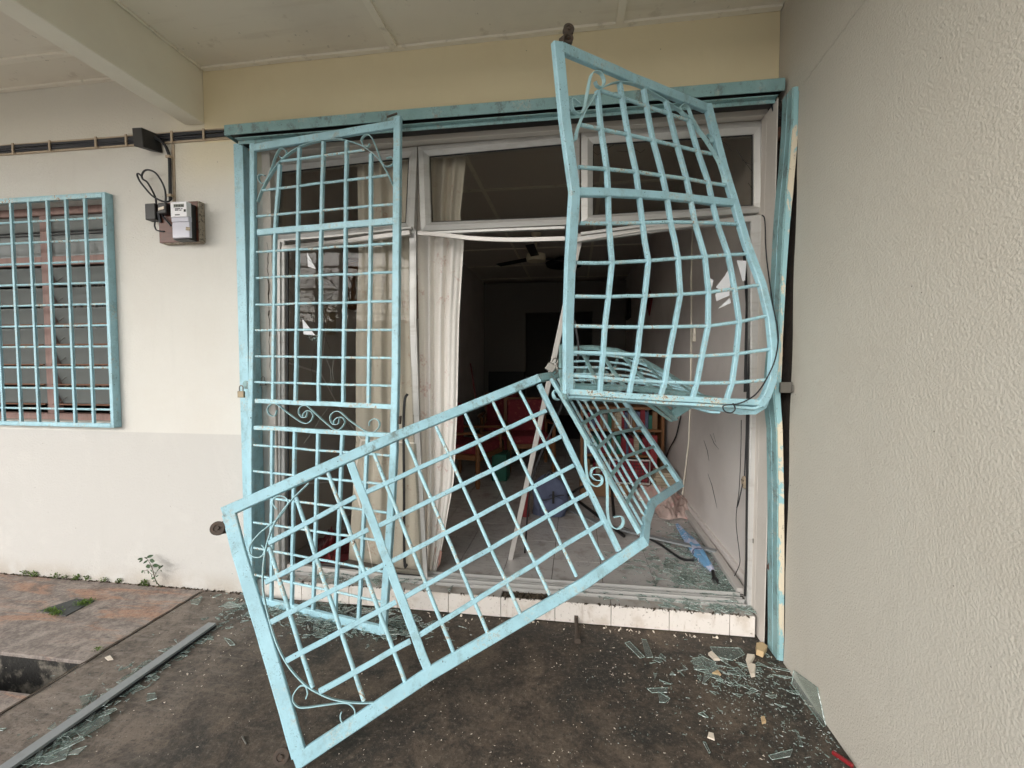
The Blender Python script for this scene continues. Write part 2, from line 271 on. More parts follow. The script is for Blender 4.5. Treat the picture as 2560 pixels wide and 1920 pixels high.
# ------------------------------------------------------------------ mesh helpers
class MB:
    def __init__(s): s.v = []; s.f = []; s.mi = []
    def add(s, vs, fs, mi=0):
        o = len(s.v); s.v += [tuple(float(c) for c in v) for v in vs]; s.f += [[i+o for i in f] for f in fs]; s.mi += [mi]*len(fs); return s
    def box(s, x0, x1, y0, y1, z0, z1, mi=0):
        v = [(x, y, z) for z in (z0, z1) for y in (y0, y1) for x in (x0, x1)]
        return s.add(v, [(0, 2, 3, 1), (4, 5, 7, 6), (0, 1, 5, 4), (2, 6, 7, 3), (0, 4, 6, 2), (1, 3, 7, 5)], mi)
    def obox(s, c, ax, hs, mi=0):
        c = A_(c, float); ax = [A_(a, float)/np.linalg.norm(a) for a in ax]
        v = [c+ax[0]*hs[0]*i+ax[1]*hs[1]*j+ax[2]*hs[2]*k for k in (-1, 1) for j in (-1, 1) for i in (-1, 1)]
        return s.add(v, [(0, 2, 3, 1), (4, 5, 7, 6), (0, 1, 5, 4), (2, 6, 7, 3), (0, 4, 6, 2), (1, 3, 7, 5)], mi)
    def prism(s, poly, d, mi=0, mi_side=None):
        n = len(poly); d = A_(d, float); P = [A_(p, float) for p in poly]
        s.add(P+[p+d for p in P], [list(range(n))[::-1], [i+n for i in range(n)]], mi)
        s.add(P+[p+d for p in P], [[i, (i+1) % n, (i+1) % n+n, i+n] for i in range(n)], mi if mi_side is None else mi_side); return s
    def sweep(s, pts, N, w, d, mi=0, ch=.12, closed=False):
        """chamfered rectangular section w (across) x d (along normal N) swept along pts"""
        P = [A_(p, float) for p in pts]; n = len(P)
        Ns = [A_(N, float)]*n if np.ndim(N) == 1 else [A_(q, float) for q in N]; rings = []
        c = min(w, d)*ch; a, b = w/2, d/2
        sec = [(-a+c, -b), (a-c, -b), (a, -b+c), (a, b-c), (a-c, b), (-a+c, b), (-a, b-c), (-a, -b+c)]
        for i in range(n):
            if closed: t0, t1 = P[i]-P[i-1], P[(i+1) % n]-P[i]
            else: t0 = P[i]-P[max(i-1, 0)] if i else P[1]-P[0]; t1 = P[min(i+1, n-1)]-P[i] if i < n-1 else t0
            t0 = t0/(np.linalg.norm(t0)+1e-9); t1 = t1/(np.linalg.norm(t1)+1e-9); T = t0+t1; T /= np.linalg.norm(T)+1e-9
            B = np.cross(T, Ns[i]); B /= np.linalg.norm(B)+1e-9; NN = np.cross(B, T); k = 1/max(.6, float(np.dot(T, t0)))
            rings.append([P[i]+B*u*k+NN*v for u, v in sec])
        m = 8; fs = []; R_ = n if closed else n-1
        for i in range(R_):
            for j in range(m): fs.append([i*m+j, i*m+(j+1) % m, ((i+1) % n)*m+(j+1) % m, ((i+1) % n)*m+j])
        if not closed: fs += [list(range(m))[::-1], [(n-1)*m+j for j in range(m)]]
        return s.add([v for r in rings for v in r], fs, mi)
    def rod(s, pts, r, n=8, mi=0, cap=True, closed=False):
        P = [A_(p, float) for p in pts]; k = len(P); rs = [r]*k if np.isscalar(r) else r; up = None; rings = []
        for i in range(k):
            if closed: T = P[(i+1) % k]-P[i-1]
            else: T = P[min(i+1, k-1)]-P[max(i-1, 0)]
            T = T/(np.linalg.norm(T)+1e-9)
            if up is None:
                up = np.cross(T, (0, 0, 1) if abs(T[2]) < .9 else (1, 0, 0)); up /= np.linalg.norm(up)
            up = up-T*np.dot(up, T); up /= np.linalg.norm(up)+1e-9; b = np.cross(T, up)
            rings += [P[i]+rs[i]*(math.cos(2*math.pi*j/n)*up+math.sin(2*math.pi*j/n)*b) for j in range(n)]
        q = k if closed else k-1
        fs = [[i*n+j, i*n+(j+1) % n, ((i+1) % k)*n+(j+1) % n, ((i+1) % k)*n+j] for i in range(q) for j in range(n)]
        if cap and not closed: fs += [list(range(n))[::-1], [(k-1)*n+j for j in range(n)]]
        return s.add(rings, fs, mi)
    def lathe(s, c, prof, axis=(0, 0, 1), n=20, mi=0):
        ax = A_(axis, float)/np.linalg.norm(axis); u = np.cross(ax, (1, 0, 0) if abs(ax[0]) < .8 else (0, 1, 0)); u /= np.linalg.norm(u); w = np.cross(ax, u); c = A_(c, float)
        vs = [c+ax*h+r*(math.cos(2*math.pi*j/n)*u+math.sin(2*math.pi*j/n)*w) for r, h in prof for j in range(n)]
        fs = [[i*n+j, i*n+(j+1) % n, (i+1)*n+(j+1) % n, (i+1)*n+j] for i in range(len(prof)-1) for j in range(n)]
        fs += [list(range(n))[::-1], [(len(prof)-1)*n+j for j in range(n)]]
        return s.add(vs, fs, mi)
    def build(s, name, mats, parent=None, sm=False, bev=0, seg=1):
        root = parent
        while root is not None and root.parent is not None: root = root.parent
        off = Vector(root.location) if root is not None else Vector((0, 0, 0))
        me = bpy.data.meshes.new(name); me.from_pydata([tuple(Vector(v)-off) for v in s.v], [], s.f)
        for m in (mats if isinstance(mats, (list, tuple)) else [mats]): me.materials.append(M[m])
        me.polygons.foreach_set('material_index', s.mi)
        b = bmesh.new(); b.from_mesh(me); bmesh.ops.recalc_face_normals(b, faces=b.faces); b.to_mesh(me); b.free()
        if sm: me.polygons.foreach_set('use_smooth', [True]*len(me.polygons)); me.set_sharp_from_angle(angle=R(38))
        me.update(); o = bpy.data.objects.new(name, me); COL.objects.link(o)
        if parent is not None: o.parent = parent
        if bev: m_ = o.modifiers.new('bevel', 'BEVEL'); m_.width = bev; m_.segments = seg; m_.limit_method = 'ANGLE'
        return o
def tag(o, label=None, cat=None, group=None, kind=None):
    for k, v in (('label', label), ('category', cat), ('group', group), ('kind', kind)):
        if v: o[k] = v
    return o
def thing(name, label, cat, loc, group=None):
    o = bpy.data.objects.new(name, None); COL.objects.link(o); o.location = tuple(float(c) for c in loc); o.empty_display_size = .1
    bpy.context.view_layer.update(); return tag(o, label, cat, group)
def nrm(v): v = A_(v, float); return v/(np.linalg.norm(v)+1e-9)

# ================================================================== SETTING
g = MB(); g.box(-2.43, 1.0449, -3.1, 0.3, -.3, 0.); tag(g.build('porch_floor', 'floor'), kind='structure')
# side slab with the open drain hole
g = MB(); X0 = -9.; g.box(X0, -2.438, -.72, .02, -.3, .004); g.box(X0, -2.438, -3.1, -.94, -.3, .004); g.box(X0, -4.2, -.94, -.72, -.3, .004)
tag(g.build('side_slab', 'slab', bev=.004), kind='structure')
g = MB(); g.box(-4.2, -2.438, -.9395, -.7205, -.5, -.3); g.box(-4.2, -2.438, -.7235, -.7205, -.299, -.012); g.box(-2.4415, -2.4385, -.9365, -.724, -.299, -.004)
g.box(-4.2, -2.442, -.9395, -.9365, -.299, -.012)
tag(g.build('drain_pit', 'pit'), kind='structure')
g = MB()
ys = np.linspace(-.03, -2.6, 50); jit = [random.uniform(-.006, .006) for _ in ys]
for i in range(len(ys)-1):
    x0, x1 = -2.434+jit[i], -2.434+jit[i+1]; w0 = .004+abs(jit[i])*.6; w1 = .004+abs(jit[i+1])*.6
    g.add([(x0-w0, ys[i], .0065), (x0+w0, ys[i], .0065), (x1+w1, ys[i+1], .0065), (x1-w1, ys[i+1], .0065)], [(0, 1, 2, 3)])
tag(g.build('slab_joint', 'dirt'), kind='structure')
g = MB(); g.box(-14, 1.0449, -9, -3.1005, -.3, -.004); tag(g.build('driveway', 'driveway', bev=.004), kind='structure')  # unseen pale ground added to bounce light up to the ceiling
g = MB(); g.add([(-60, -80, -.31), (60, -80, -.31), (60, 40, -.31), (-60, 40, -.31)], [(0, 1, 2, 3)]); tag(g.build('ground', 'slab'), kind='structure')
g = MB(); g.box(-14, 8, -9.2, -9, -.3, 1.3); g.box(1.3, 1.5, -9, -6.5, -.3, 1.7); tag(g.build('added_boundary_wall', 'rough'), kind='structure')  # unseen wall added to darken what the door glass reflects
g = MB(); g.box(-22, 14, -25, -19, -.3, 2.9); g.prism([(-22.5, -18.4, 2.91), (-22.5, -25.6, 2.91), (-22.5, -22, 4.1)], (37, 0, 0)); tag(g.build('added_opposite_house', 'house'), kind='structure')  # unseen house added against sky reflections, its height set for the light
tr_ = thing('sky_blocker_tree', 'unseen leafy tree added to block sky reflected in the left door glass', 'tree', (-7.6, -11.5, -.3))  # added out of view to block sky reflected in the left door pane
g = MB(); g.rod([(-7.6, -11.5, -.3), (-7.55, -11.5, 1.2), (-7.7, -11.6, 2.6), (-7.4, -11.4, 4.6)], [.17, .14, .11, .05], 10)
for k in range(9): a_ = k*.7; g.rod([(-7.65, -11.55, 1.9+k*.2), (-7.6+1.6*math.cos(a_), -11.5+1.4*math.sin(a_), 2.9+k*.25)], [.05, .015], 6)
g.build('trunk', 'stem', tr_, sm=True)
g = MB(); rg = np.random.default_rng(11)
cl_ = rg.normal(size=(46, 3))*A_([1.35, 1.1, .75])+A_([-7.6, -11.5, 3.4])
for c_ in cl_:
    for _ in range(70):
        p = c_+rg.normal(size=3)*.33; d = nrm(rg.normal(size=3)); e = nrm(np.cross(d, rg.normal(size=3))); L_ = rg.uniform(.07, .13); g.add([p, p+d*L_*.5+e*L_*.28, p+d*L_, p+d*L_*.5-e*L_*.28], [(0, 1, 2, 3)])
o = g.build('crown', 'leaf', tr_); o['kind'] = 'stuff'
# front wall with its two openings
WX0, WX1, WZ0, WZ1 = -4.5, -3.08, 1.11, 2.59
DX0, DX1 = -2.05, 1.0
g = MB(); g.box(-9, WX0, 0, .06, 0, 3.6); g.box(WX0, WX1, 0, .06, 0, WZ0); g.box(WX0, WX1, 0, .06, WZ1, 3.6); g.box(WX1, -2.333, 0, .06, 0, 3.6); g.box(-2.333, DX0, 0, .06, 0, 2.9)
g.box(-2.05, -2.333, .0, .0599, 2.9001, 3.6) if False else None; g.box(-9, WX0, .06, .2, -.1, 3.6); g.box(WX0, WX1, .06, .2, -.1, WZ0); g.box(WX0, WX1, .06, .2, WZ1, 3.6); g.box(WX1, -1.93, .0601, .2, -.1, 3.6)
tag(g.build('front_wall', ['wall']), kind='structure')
g = MB(); g.box(-2.333, 1.043, 0, .06, 2.9, 3.6); g.box(DX0, 1.043, .06, .2, 2.95, 3.6); tag(g.build('front_lintel', 'lintel'), kind='structure')
g = MB(); g.box(-1.929, 1.0605, .055, .2, 2.845, 2.949); g.box(-1.985, -1.9285, .055, .21, .12, 2.95); g.box(1.0, 1.0605, .03, .2, 0., 2.8449); g.box(1.0, 1.0044, -.0995, .0299, 0, 2.8449)
tag(g.build('door_reveal', 'plaster', bev=.004), kind='structure')
# jagged crack in the reveal plaster on the left
g = MB(); zz = np.linspace(1.45, 2.28, 26); xx = [-1.957+random.uniform(-.006, .006) for _ in zz]
for i in range(len(zz)-1):
    w = .001+.005*random.random()*math.sin(math.pi*(i+.5)/26); g.add([(xx[i]-w, .0535, zz[i]), (xx[i]+w, .0535, zz[i]), (xx[i+1]+w, .0535, zz[i+1]), (xx[i+1]-w, .0535, zz[i+1])], [(0, 1, 2, 3)])
tag(g.build('plaster_crack', 'dirt'), kind='structure')
# right party wall: porch part ends raggedly at the gap beside the gate post
g = MB(); prof = []
for k in range(60):
    z = 3.6*k/59; gap = .0 if z > 2.86 else 1.; prof.append((-.222-(.01*math.sin(z*9)+random.uniform(-.003, .004))*.5 if gap else .06, z))
poly = [(1.045, y, z) for y, z in prof]+[(1.045, -6.5, 3.6), (1.045, -6.5, 0)]
g.prism(poly, (.25, 0, 0)); g.box(1.0615, 1.3, -.03, 10, -.1, 3.6); pw = tag(g.build('party_wall', 'rough'), kind='structure')
g = MB(); g.box(1.0616, 1.2, -.205, -.0305, -.0, 2.86); g.box(1.0452, 1.2, -.205, -.0305, 2.8605, 3.35); g.build('broken_core', 'mortar', pw)
# the diagonal plaster line up the corner
g = MB(); a, b = atx(2008, 208, 1.0445), atx(2172, -12, 1.0445); pts = [lerp(a, b, k/30)+A_([0, 0, random.uniform(-.003, .003)]) for k in range(31)]
g.rod(pts, .0035, 5); tag(g.build('render_ridge', 'rough'), kind='structure')
# dark gap with exposed brick between gate post and wall
g = MB(); g.box(1.0046, 1.0605, -.04, .0295, 0, 2.86); gp = tag(g.build('wall_gap', 'mortar'), kind='structure')
for k in range(30):
    z = .05+k*.093
    if random.random() < .35 or z > 2.7: continue
    b = MB(); d = random.uniform(.02, .09); b.box(1.006, 1.056, -.0405-d, -.0405, z, z+random.uniform(.05, .075)); b.build('brick', 'brick', gp, bev=.006)
# porch ceiling and battens, beam
g = MB(); g.box(-9, 1.29, -3.5, -.0, 3.352, 3.6); ce = tag(g.build('porch_ceiling', 'ceiling'), kind='structure')
def batten(x0, x1, y0, y1, z0=3.338):
    b = MB(); n = 24; lx = abs(x1-x0) > abs(y1-y0); vs = []
    for k in range(n+1):
        t = k/n; j = random.uniform(-.0035, .0035); j2 = random.uniform(-.0035, .0035)
        if lx: a_, c_ = (lerp(x0, x1, t), y0+j), (lerp(x0, x1, t), y1+j2)
        else: a_, c_ = (x0+j, lerp(y0, y1, t)), (x1+j2, lerp(y0, y1, t))
        zz_ = z0+random.uniform(-.0015, .0015)
        vs += [(*a_, zz_), (*c_, zz_), (*c_, 3.3515), (*a_, 3.3515)]
    fs = [[k*4+i, k*4+(i+1) % 4, (k+1)*4+(i+1) % 4, (k+1)*4+i] for k in range(n) for i in range(4)]+[[0, 1, 2, 3], [n*4+3, n*4+2, n*4+1, n*4]]
    b.add(vs, fs); b.build('ceiling_batten', 'batten', ce)
batten(-2.32, 1.04, -.034, -.002); batten(-1.082, -1.04, -3.49, -.036); batten(.205, .245, -3.49, -.036); batten(-2.32, 1.04, -1.24, -1.2, 3.3395); batten(-2.327, -2.315, -3.49, -.036)
batten(-8.9, -2.48, -.03, -.002); batten(-8.9, -2.48, -.27, -.235); batten(-8.9, -2.48, -1.45, -1.41); batten(-3.78, -3.74, -3.49, -.272, 3.3395)
g = MB(); g.box(-2.465, -2.333, -3.5, -.0, 3.02, 3.3515); tag(g.build('ceiling_beam', 'beam', bev=.006, seg=2), kind='structure')
# interior shell
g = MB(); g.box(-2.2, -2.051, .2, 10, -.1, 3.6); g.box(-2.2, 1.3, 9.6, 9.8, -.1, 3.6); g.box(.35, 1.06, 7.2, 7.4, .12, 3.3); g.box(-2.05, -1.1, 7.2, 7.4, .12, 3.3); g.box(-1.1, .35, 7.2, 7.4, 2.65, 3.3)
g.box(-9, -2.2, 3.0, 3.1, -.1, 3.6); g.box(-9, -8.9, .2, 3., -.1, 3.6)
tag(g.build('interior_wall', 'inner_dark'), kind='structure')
g = MB(); g.box(1.0585, 1.0612, .2, 9.6, .1, 3.35); g.box(-2.0508, -2.046, .2, 7.2, .1, 3.35); tag(g.build('interior_side_wall', 'inner_wall'), kind='structure')
g = MB(); g.box(-9, 1.06, .2, 9.6, 3.352, 3.45); ic = tag(g.build('interior_ceiling', 'inner_ceiling'), kind='structure')
for y in (.9, 2.1, 3.3, 4.5, 5.7, 6.9): b = MB(); b.box(-2.04, 1.055, y, y+.04, 3.34, 3.3515); b.build('ceiling_batten', 'batten', ic)
for x in (-1.0, .22): b = MB(); b.box(x, x+.04, .25, 7.1, 3.3415, 3.3515); b.build('ceiling_batten', 'batten', ic)
# interior floor, tile by tile
TS = .325; g = MB(); g.box(-9, 1.06, .06, 9.6, -.1, .1145); fo = tag(g.build('interior_floor', 'grout'), kind='structure')
tm = MB(); tm.box(0, TS-.004, 0, TS-.004, 0, .0055); t0 = tm.build('floor_tile', 'tile_floor', fo); first = True
for i in range(-6, 4):
    for j in range(0, 17):
        x = -.143+i*TS; y = .205+j*TS
        if x < -2.1: continue
        o = t0 if first else t0.copy()
        if not first: COL.objects.link(o); o.parent = fo
        first = False; o.location = (x, y, .1146+random.uniform(0, .0006))
        if x+TS > 1.06: o.scale = ((1.057-x)/TS, 1, 1)
# step: riser tiles, tread tiles
g = MB(); g.box(DX0+.002, .984, -.018, .0599, .0, .112); stp = tag(g.build('door_step', 'dirt'), kind='structure')
for k in range(-7, 4):
    x0 = -.109+k*.3205; x1 = x0+.3175; x0 = max(x0, DX0+.004); x1 = min(x1, .982)
    if x1-x0 < .02: continue
    b = MB(); b.box(x0, x1, -.03, -.0185, .004+random.uniform(0, .002), .122); b.build('riser_tile', 'tile_white', stp, bev=.0015)
    if k == -1: continue
    b = MB(); b.box(x0, x1, -.0275, .052, .1125, .1235+random.uniform(-.001, .001)); b.build('tread_tile', 'tile_tread', stp, bev=.0015)
g = MB()
for k in range(420):
    x = random.uniform(-2.0, .97); w_ = .35 if x < 0 else 1.
    if random.random() > w_: continue
    sz = random.uniform(.001, .0045); g.obox((x, -.0285+random.uniform(-.002, .004), .1235+random.uniform(-.004, .001)), (rng.normal(size=3), rng.normal(size=3), rng.normal(size=3)), (sz*2.2, sz, sz*.7))
o = g.build('edge_grime', 'dirt', stp); o['kind'] = 'stuff'
g = MB()      # rubble where a tread tile has broken out
for k in range(150):
    x = random.uniform(-.42, -.06); y = random.uniform(-.012, .048); s = random.uniform(.002, .012); g.obox((x, y, .112+s*.5), (rng.normal(size=3), (0, 1, .3), (.2, 0, 1)), (s, s*.6, s*.4))
tag(g.build('mortar_rubble', ['dirt']), 'brown mortar rubble in the gap of the missing tread tile of the door step', 'rubble', kind='stuff')

# ================================================================== BLUE TRACK AND POSTS
tk = thing('gate_track', 'dirty blue steel sliding gate track running along the wall over the doorway', 'gate track', (-.5, -.05, 2.88))
a = at(563, 327, -.1); b_ = at(1990, 210, -.1)
g = MB(); g.sweep([(-2.10, -.104, 2.910), (-1.2, -.104, 2.913), (-.3, -.104, 2.909), (.5, -.104, 2.908), (1.03, -.104, 2.905)], (0, 1, 0), .06, .006, ch=.1); g.box(-2.10, 1.03, -.1005, -.001, 2.936, 2.941); g.box(-2.104, -2.1005, -.106, -.001, 2.88, 2.94); g.build('track_cover', 'blue_dirty', tk)
g = MB(); g.box(-2.09, 1.03, -.1, -.001, 2.893, 2.9355); g.build('track_shade_fill', 'dark', tk)  # dark filler paints the shade inside the open track channel
g = MB(); g.sweep([(-2.04, -.066, 2.852), (-.3, -.066, 2.852), (1.0, -.066, 2.849)], (0, 1, 0), .022, .006, ch=.08); g.sweep([(-2.04, -.085, 2.862), (1.0, -.085, 2.859)], (0, 1, 0), .005, .03, ch=.08); g.build('lower_channel', 'blue_dirty', tk)
g = MB(); g.box(-2.04, 1.0, -.0625, -.001, 2.846, 2.8925); g.build('channel_shade_fill', 'dark', tk)  # dark filler paints the shade behind the lower channel
# thin wire with clips on top of the track
wr = thing('bell_wire', 'thin beige wire clipped along the top edge of the blue gate track', 'wire', (0, -.004, 2.95))
g = MB(); g.rod([(x, -.005, 2.953+.002*math.sin(x*9)) for x in np.linspace(-1.55, 1.03, 40)], .003, 5); g.build('wire', 'beige', wr)
for x in (-1.5, -1.27, -.83, -.35, .55, .8): b = MB(); b.box(x, x+.016, -.012, -.0005, 2.946, 2.962); b.build('clip', 'beige', wr, bev=.002)
jl = thing('gate_post', 'blue angle iron gate post fixed to the left edge of the doorway', 'post', (-2.03, -.03, 0))
g = MB(); g.box(-2.098, -2.03, -.045, -.0005, .0, 2.86); g.build('post_face', 'blue', jl, bev=.003)
g = MB(); g.box(-2.03, -2.0215, -.06, .0545, .0, 2.83); g.build('post_flange', 'blue', jl, bev=.002)
jr = thing('gate_post', 'bent blue gate post with cream paint patches beside the gap at the right wall', 'post', (.99, -.15, 0))
ed = [(2003, 222), (1998, 300), (1990, 400), (1983, 480), (1975, 560), (1965, 700), (1957, 850), (1955, 920), (1951, 990), (1957, 1080), (1960, 1240), (1961, 1400), (1960, 1600), (1958, 1662)]
le = [(1986, 222), (1983, 300), (1976, 400), (1968, 480), (1962, 560), (1955, 700), (1948, 850), (1941, 920), (1936, 990), (1945, 1080), (1947, 1240), (1947, 1400), (1948, 1600), (1947, 1662)]
yf = -.212; VR = [at(*p, yf) for p in ed]; VL = [at(*p, yf) for p in le]; n = len(ed)
VR[0][2] = VL[0][2] = 2.83; VR[-1][2] = VL[-1][2] = .004
g = MB(); dv = A_([0, .006, 0]); ring = []
for p, q in zip(VL, VR): ring += [p, q, q+dv, p+dv]
g.add(ring, [[k*4+i, k*4+(i+1) % 4, (k+1)*4+(i+1) % 4, (k+1)*4+i] for k in range(n-1) for i in range(4)]+[[0, 1, 2, 3], [n*4-1, n*4-2, n*4-3, n*4-4]])
g.build('front_flange', 'jamb_front', jr)
g = MB(); ring = []
for (lx_, ly_), p in zip(le, VL):
    q = at(lx_-26, ly_-5, -.105); q[2] = p[2]; q[0] = min(q[0], 1.03); p = p+A_([-.0005, .004, 0]); ring += [p, q, q-A_([.006, 0, 0]), p-A_([.006, 0, 0])]
g.add(ring, [[k*4+i, k*4+(i+1) % 4, (k+1)*4+(i+1) % 4, (k+1)*4+i] for k in range(n-1) for i in range(4)]+[[0, 1, 2, 3], [n*4-1, n*4-2, n*4-3, n*4-4]])
g.build('side_flange', 'blue_dirty', jr)
g = MB(); Q = []
for (lx_, ly_), p in zip(le, VL): q = at(lx_-14, ly_-3, -.158); q[2] = p[2]; Q.append(q+A_([-.004, 0, 0]))
g.rod(Q, .0022, 5); g.build('seam_ridge', 'blue', jr)
g = MB(); p0, p1 = at(1948, 955, -.235), at(1977, 982, -.235); g.box(p0[0], p1[0], -.25, -.236, p1[2], p0[2]); g.box(p1[0]-.006, p1[0], -.262, -.2505, p1[2]+.004, p0[2]-.012); g.build('bracket', 'steel', jr, bev=.002)
# padlock builder ------------------------------------------------
def padlock(label, c, u, v, n, s=1., body='brass', open_=False):
    u, v, n = nrm(u), nrm(v), nrm(n); c = A_(c, float); t = thing('padlock', label, 'padlock', c)
    g = MB(); g.obox(c, (u, n, v), (.0215*s, .009*s, .019*s)); g.build('lock_body', body, t, bev=.002, seg=2)
    g = MB(); sh = .018*s; pts = [c+u*-.0125*s+v*.015*s, c+u*-.0125*s+v*.035*s]+[c+v*.038*s+.0125*s*(-math.cos(q)*u+math.sin(q)*1.1*v) for q in np.linspace(.15, math.pi-.15, 9)]+[c+u*.0125*s+v*(.035 if not open_ else .04)*s, c+u*.0125*s+v*.016*s]
    g.rod(pts, .0032*s, 8); g.build('shackle', 'steel', t, sm=True); return t

# ================================================================== GATES
def gate_parts(root, P3, N, specs):
    """specs: list of (part name, kind, list of pixel points, width, depth, material)"""
    for name, kind, pts, w, d, mt in specs:
        g = MB()
        if kind in ('bar', 'rod') and name != 'stile':
            pp = []
            for (x0, y0), (x1, y1) in zip(pts[:-1], pts[1:]):
                k_ = max(1, int(math.hypot(x1-x0, y1-y0)/45)); pp += [(x0+(x1-x0)*q/k_+(random.gauss(0, .55) if q else 0), y0+(y1-y0)*q/k_+(random.gauss(0, .55) if q else 0)) for q in range(k_)]
            pts = pp+[pts[-1]]
        Q = [P3(*p) for p in pts]
        if kind == 'bar': g.sweep(Q, N(pts) if callable(N) else N, w, d)
        elif kind == 'rod': g.rod(Q, w/2, 10)
        elif kind == 'strip':
            Q = smooth(Q, 6); g.sweep(Q, N(pts[:1])[0] if callable(N) else N, w, d, ch=.05)
        g.build(name, mt, root, sm=(kind != 'bar'))
def roller(root, c, axis, r=.026, w=.016, mt='rust'):
    ax = nrm(axis); g = MB(); c = A_(c, float)
    g.lathe(c-ax*w/2, [(r*.35, -.003), (r*.35, 0), (r, .0), (r, w*.25), (r*.8, w*.5), (r, w*.75), (r, w), (r*.55, w+.0005), (r*.5, w-.003), (r*.28, w-.003), (r*.25, w+.004)], ax, 24); return g.build('roller', mt, root, sm=True)
# ---- gate A: left leaf, still hanging, swung out at its foot
LX = ([347, 600, 900, 1100, 1300, 1495], [633, 634, 631, 627, 627, 630]); RX = ([309, 640, 930, 1045, 1127, 1300, 1498, 1582], [994, 992, 990, 987, 986, 977, 963, 957])
def YA(px, py):
    u = (px-interp(py, *LX))/(interp(py, *RX)-interp(py, *LX)); v = (py-330)/1230; return lerp(lerp(-.1, -.075, v), lerp(-.2, -.3, v), u)
def PA(px, py): return at(px, py, YA(px, py))
NA = nrm(np.cross(PA(640, 1400)-PA(640, 400), PA(980, 900)-PA(640, 900)));  NA = NA if NA[1] < 0 else -NA
gA = thing('security_gate', 'upright blue gate leaf at the left of the doorway, padlocked at its left edge', 'gate', PA(790, 1540)*A_([1, 1, 0]), 'blue sliding security gate leaves')
rows = [(414, 370), (477, 436), (542, 510), (581, 552), (631, 608), (696, 680), (762, 753), (826, 825), (891, 895), (955, 965), (1002, 1017), (1070, 1088), (1112, 1140), (1177, 1213), (1240, 1283), (1305, 1355), (1368, 1431), (1435, 1506), (1497, 1574)]
def rowA(i, k): # px of row i at column k (0..6)
    yl, yr = rows[i]; xl, xr = interp(yl, *LX), interp(yr, *RX); a, b = at(xl, yl, YA(xl, yl)), at(xr, yr, YA(xr, yr)); p = lerp(a, b, k/6)
    v = p-CAM; d = v@_F; return 1280+FPX*(v@_R)/d, 960-FPX*(v@_U)/d
tops = {1: (700, 412), 2: (749, 371), 3: (809, 355), 4: (867, 354), 5: (928, 385)}
sp = [('stile', 'bar', [(633, 360)]+list(zip(LX[1], LX[0]))[1:], .036, .025, 'blue'), ('stile', 'bar', [(995, 294)]+list(zip(RX[1], RX[0]))[1:], .042, .028, 'blue'),
      ('top_rail', 'bar', [(634, 371), (994, 311)], .042, .0245, 'blue'), ('mid_rail', 'bar', [(646, 582), (984, 553)], .036, .0235, 'blue'),
      ('lock_rail', 'bar', [(641, 1002), (980, 1017)], .027, .0235, 'blue_rod'), ('lock_rail', 'bar', [(638, 1069), (979, 1088)], .026, .0235, 'blue_rod'),
      ('bottom_rail', 'bar', [(637, 1497), (957, 1576)], .05, .0255, 'blue')]
for k in range(1, 6):
    m_ = rowA(3, k); l_ = rowA(10, k); s_ = rowA(11, k); bt = rowA(18, k); tp = tops[k]
    sp += [('bar', 'bar', [tp, m_], .02, .02, 'blue'), ('bar', 'bar', [m_, l_], .02, .02, 'blue'), ('bar', 'bar', [s_, bt], .02, .02, 'blue')]
sp += [('rod', 'rod', [(702, 403), (912, 375)], .0148, 0, 'blue_rod'), ('rod', 'rod', [(657, 476), (970, 438)], .0148, 0, 'blue_rod')]
for i in (2, 4, 5, 6, 7, 8, 9, 12, 13, 14, 15, 16, 17): sp.append(('rod', 'rod', [rowA(i, .15), rowA(i, 5.85)], .0148, 0, 'blue_rod'))
def R6(l, ox=560, oy=240): return [(ox+a/3.456, oy+b/3.456) for a, b in l]
sp.append(('arch', 'strip', [(645, 505), (660, 468), (694, 413), (722, 386), (748, 369), (779, 358), (809, 352), (838, 349), (867, 352), (907, 366), (945, 396), (968, 431), (984, 466)], .004, .02, 'blue_thin'))
sp.append(('scroll', 'strip', R6([(485, 520), (500, 540), (530, 525), (545, 490), (520, 458), (485, 462), (450, 520), (420, 610), (385, 700), (350, 755), (315, 745), (298, 705), (315, 680), (355, 688)]), .0035, .016, 'blue_thin'))
sp.append(('scroll', 'strip', R6([(1262, 415), (1240, 440), (1205, 425), (1190, 380), (1220, 340), (1265, 345), (1310, 430), (1360, 560), (1400, 610), (1450, 600), (1468, 565), (1450, 530), (1405, 540)]), .0035, .016, 'blue_thin'))
for l in ([(460, 1330), (440, 1382), (395, 1370), (378, 1325), (405, 1282), (455, 1280), (560, 1360), (680, 1440), (740, 1435), (772, 1385), (755, 1345), (720, 1335), (690, 1360), (682, 1395)],
          [(722, 1345), (710, 1390), (670, 1390), (647, 1350), (660, 1305), (710, 1292), (760, 1330), (880, 1440), (960, 1500), (1010, 1490), (1045, 1440), (1030, 1400), (990, 1392), (955, 1420), (950, 1455)],
          [(1000, 1400), (985, 1450), (940, 1450), (918, 1400), (940, 1355), (1000, 1345), (1100, 1430), (1230, 1515), (1290, 1522), (1340, 1480), (1340, 1430), (1300, 1405), (1260, 1430), (1255, 1468)]):
    sp.append(('scroll', 'strip', R6(l, 560, 640), .0035, .014, 'blue_thin'))
gate_parts(gA, PA, NA, sp)
g = MB(); p = PA(982, 300); g.obox(p+A_([0, -.01, .02]), ((1, 0, .25), (0, 1, 0), (0, 0, 1)), (.03, .004, .004)); g.build('hook_plate', 'rust', gA)
g = MB(); p = PA(632, 1044)+NA*.013; g.lathe(p, [(.0045, 0), (.0045, .0015)], NA, 12); g.build('keyhole', 'dark', gA)
g = MB(); p = PA(1000, 1050); g.obox(p, ((1, 0, 0), (0, 1, 0), (.1, 0, 1)), (.004, .012, .022)); g.build('latch_plate', 'rust', gA)
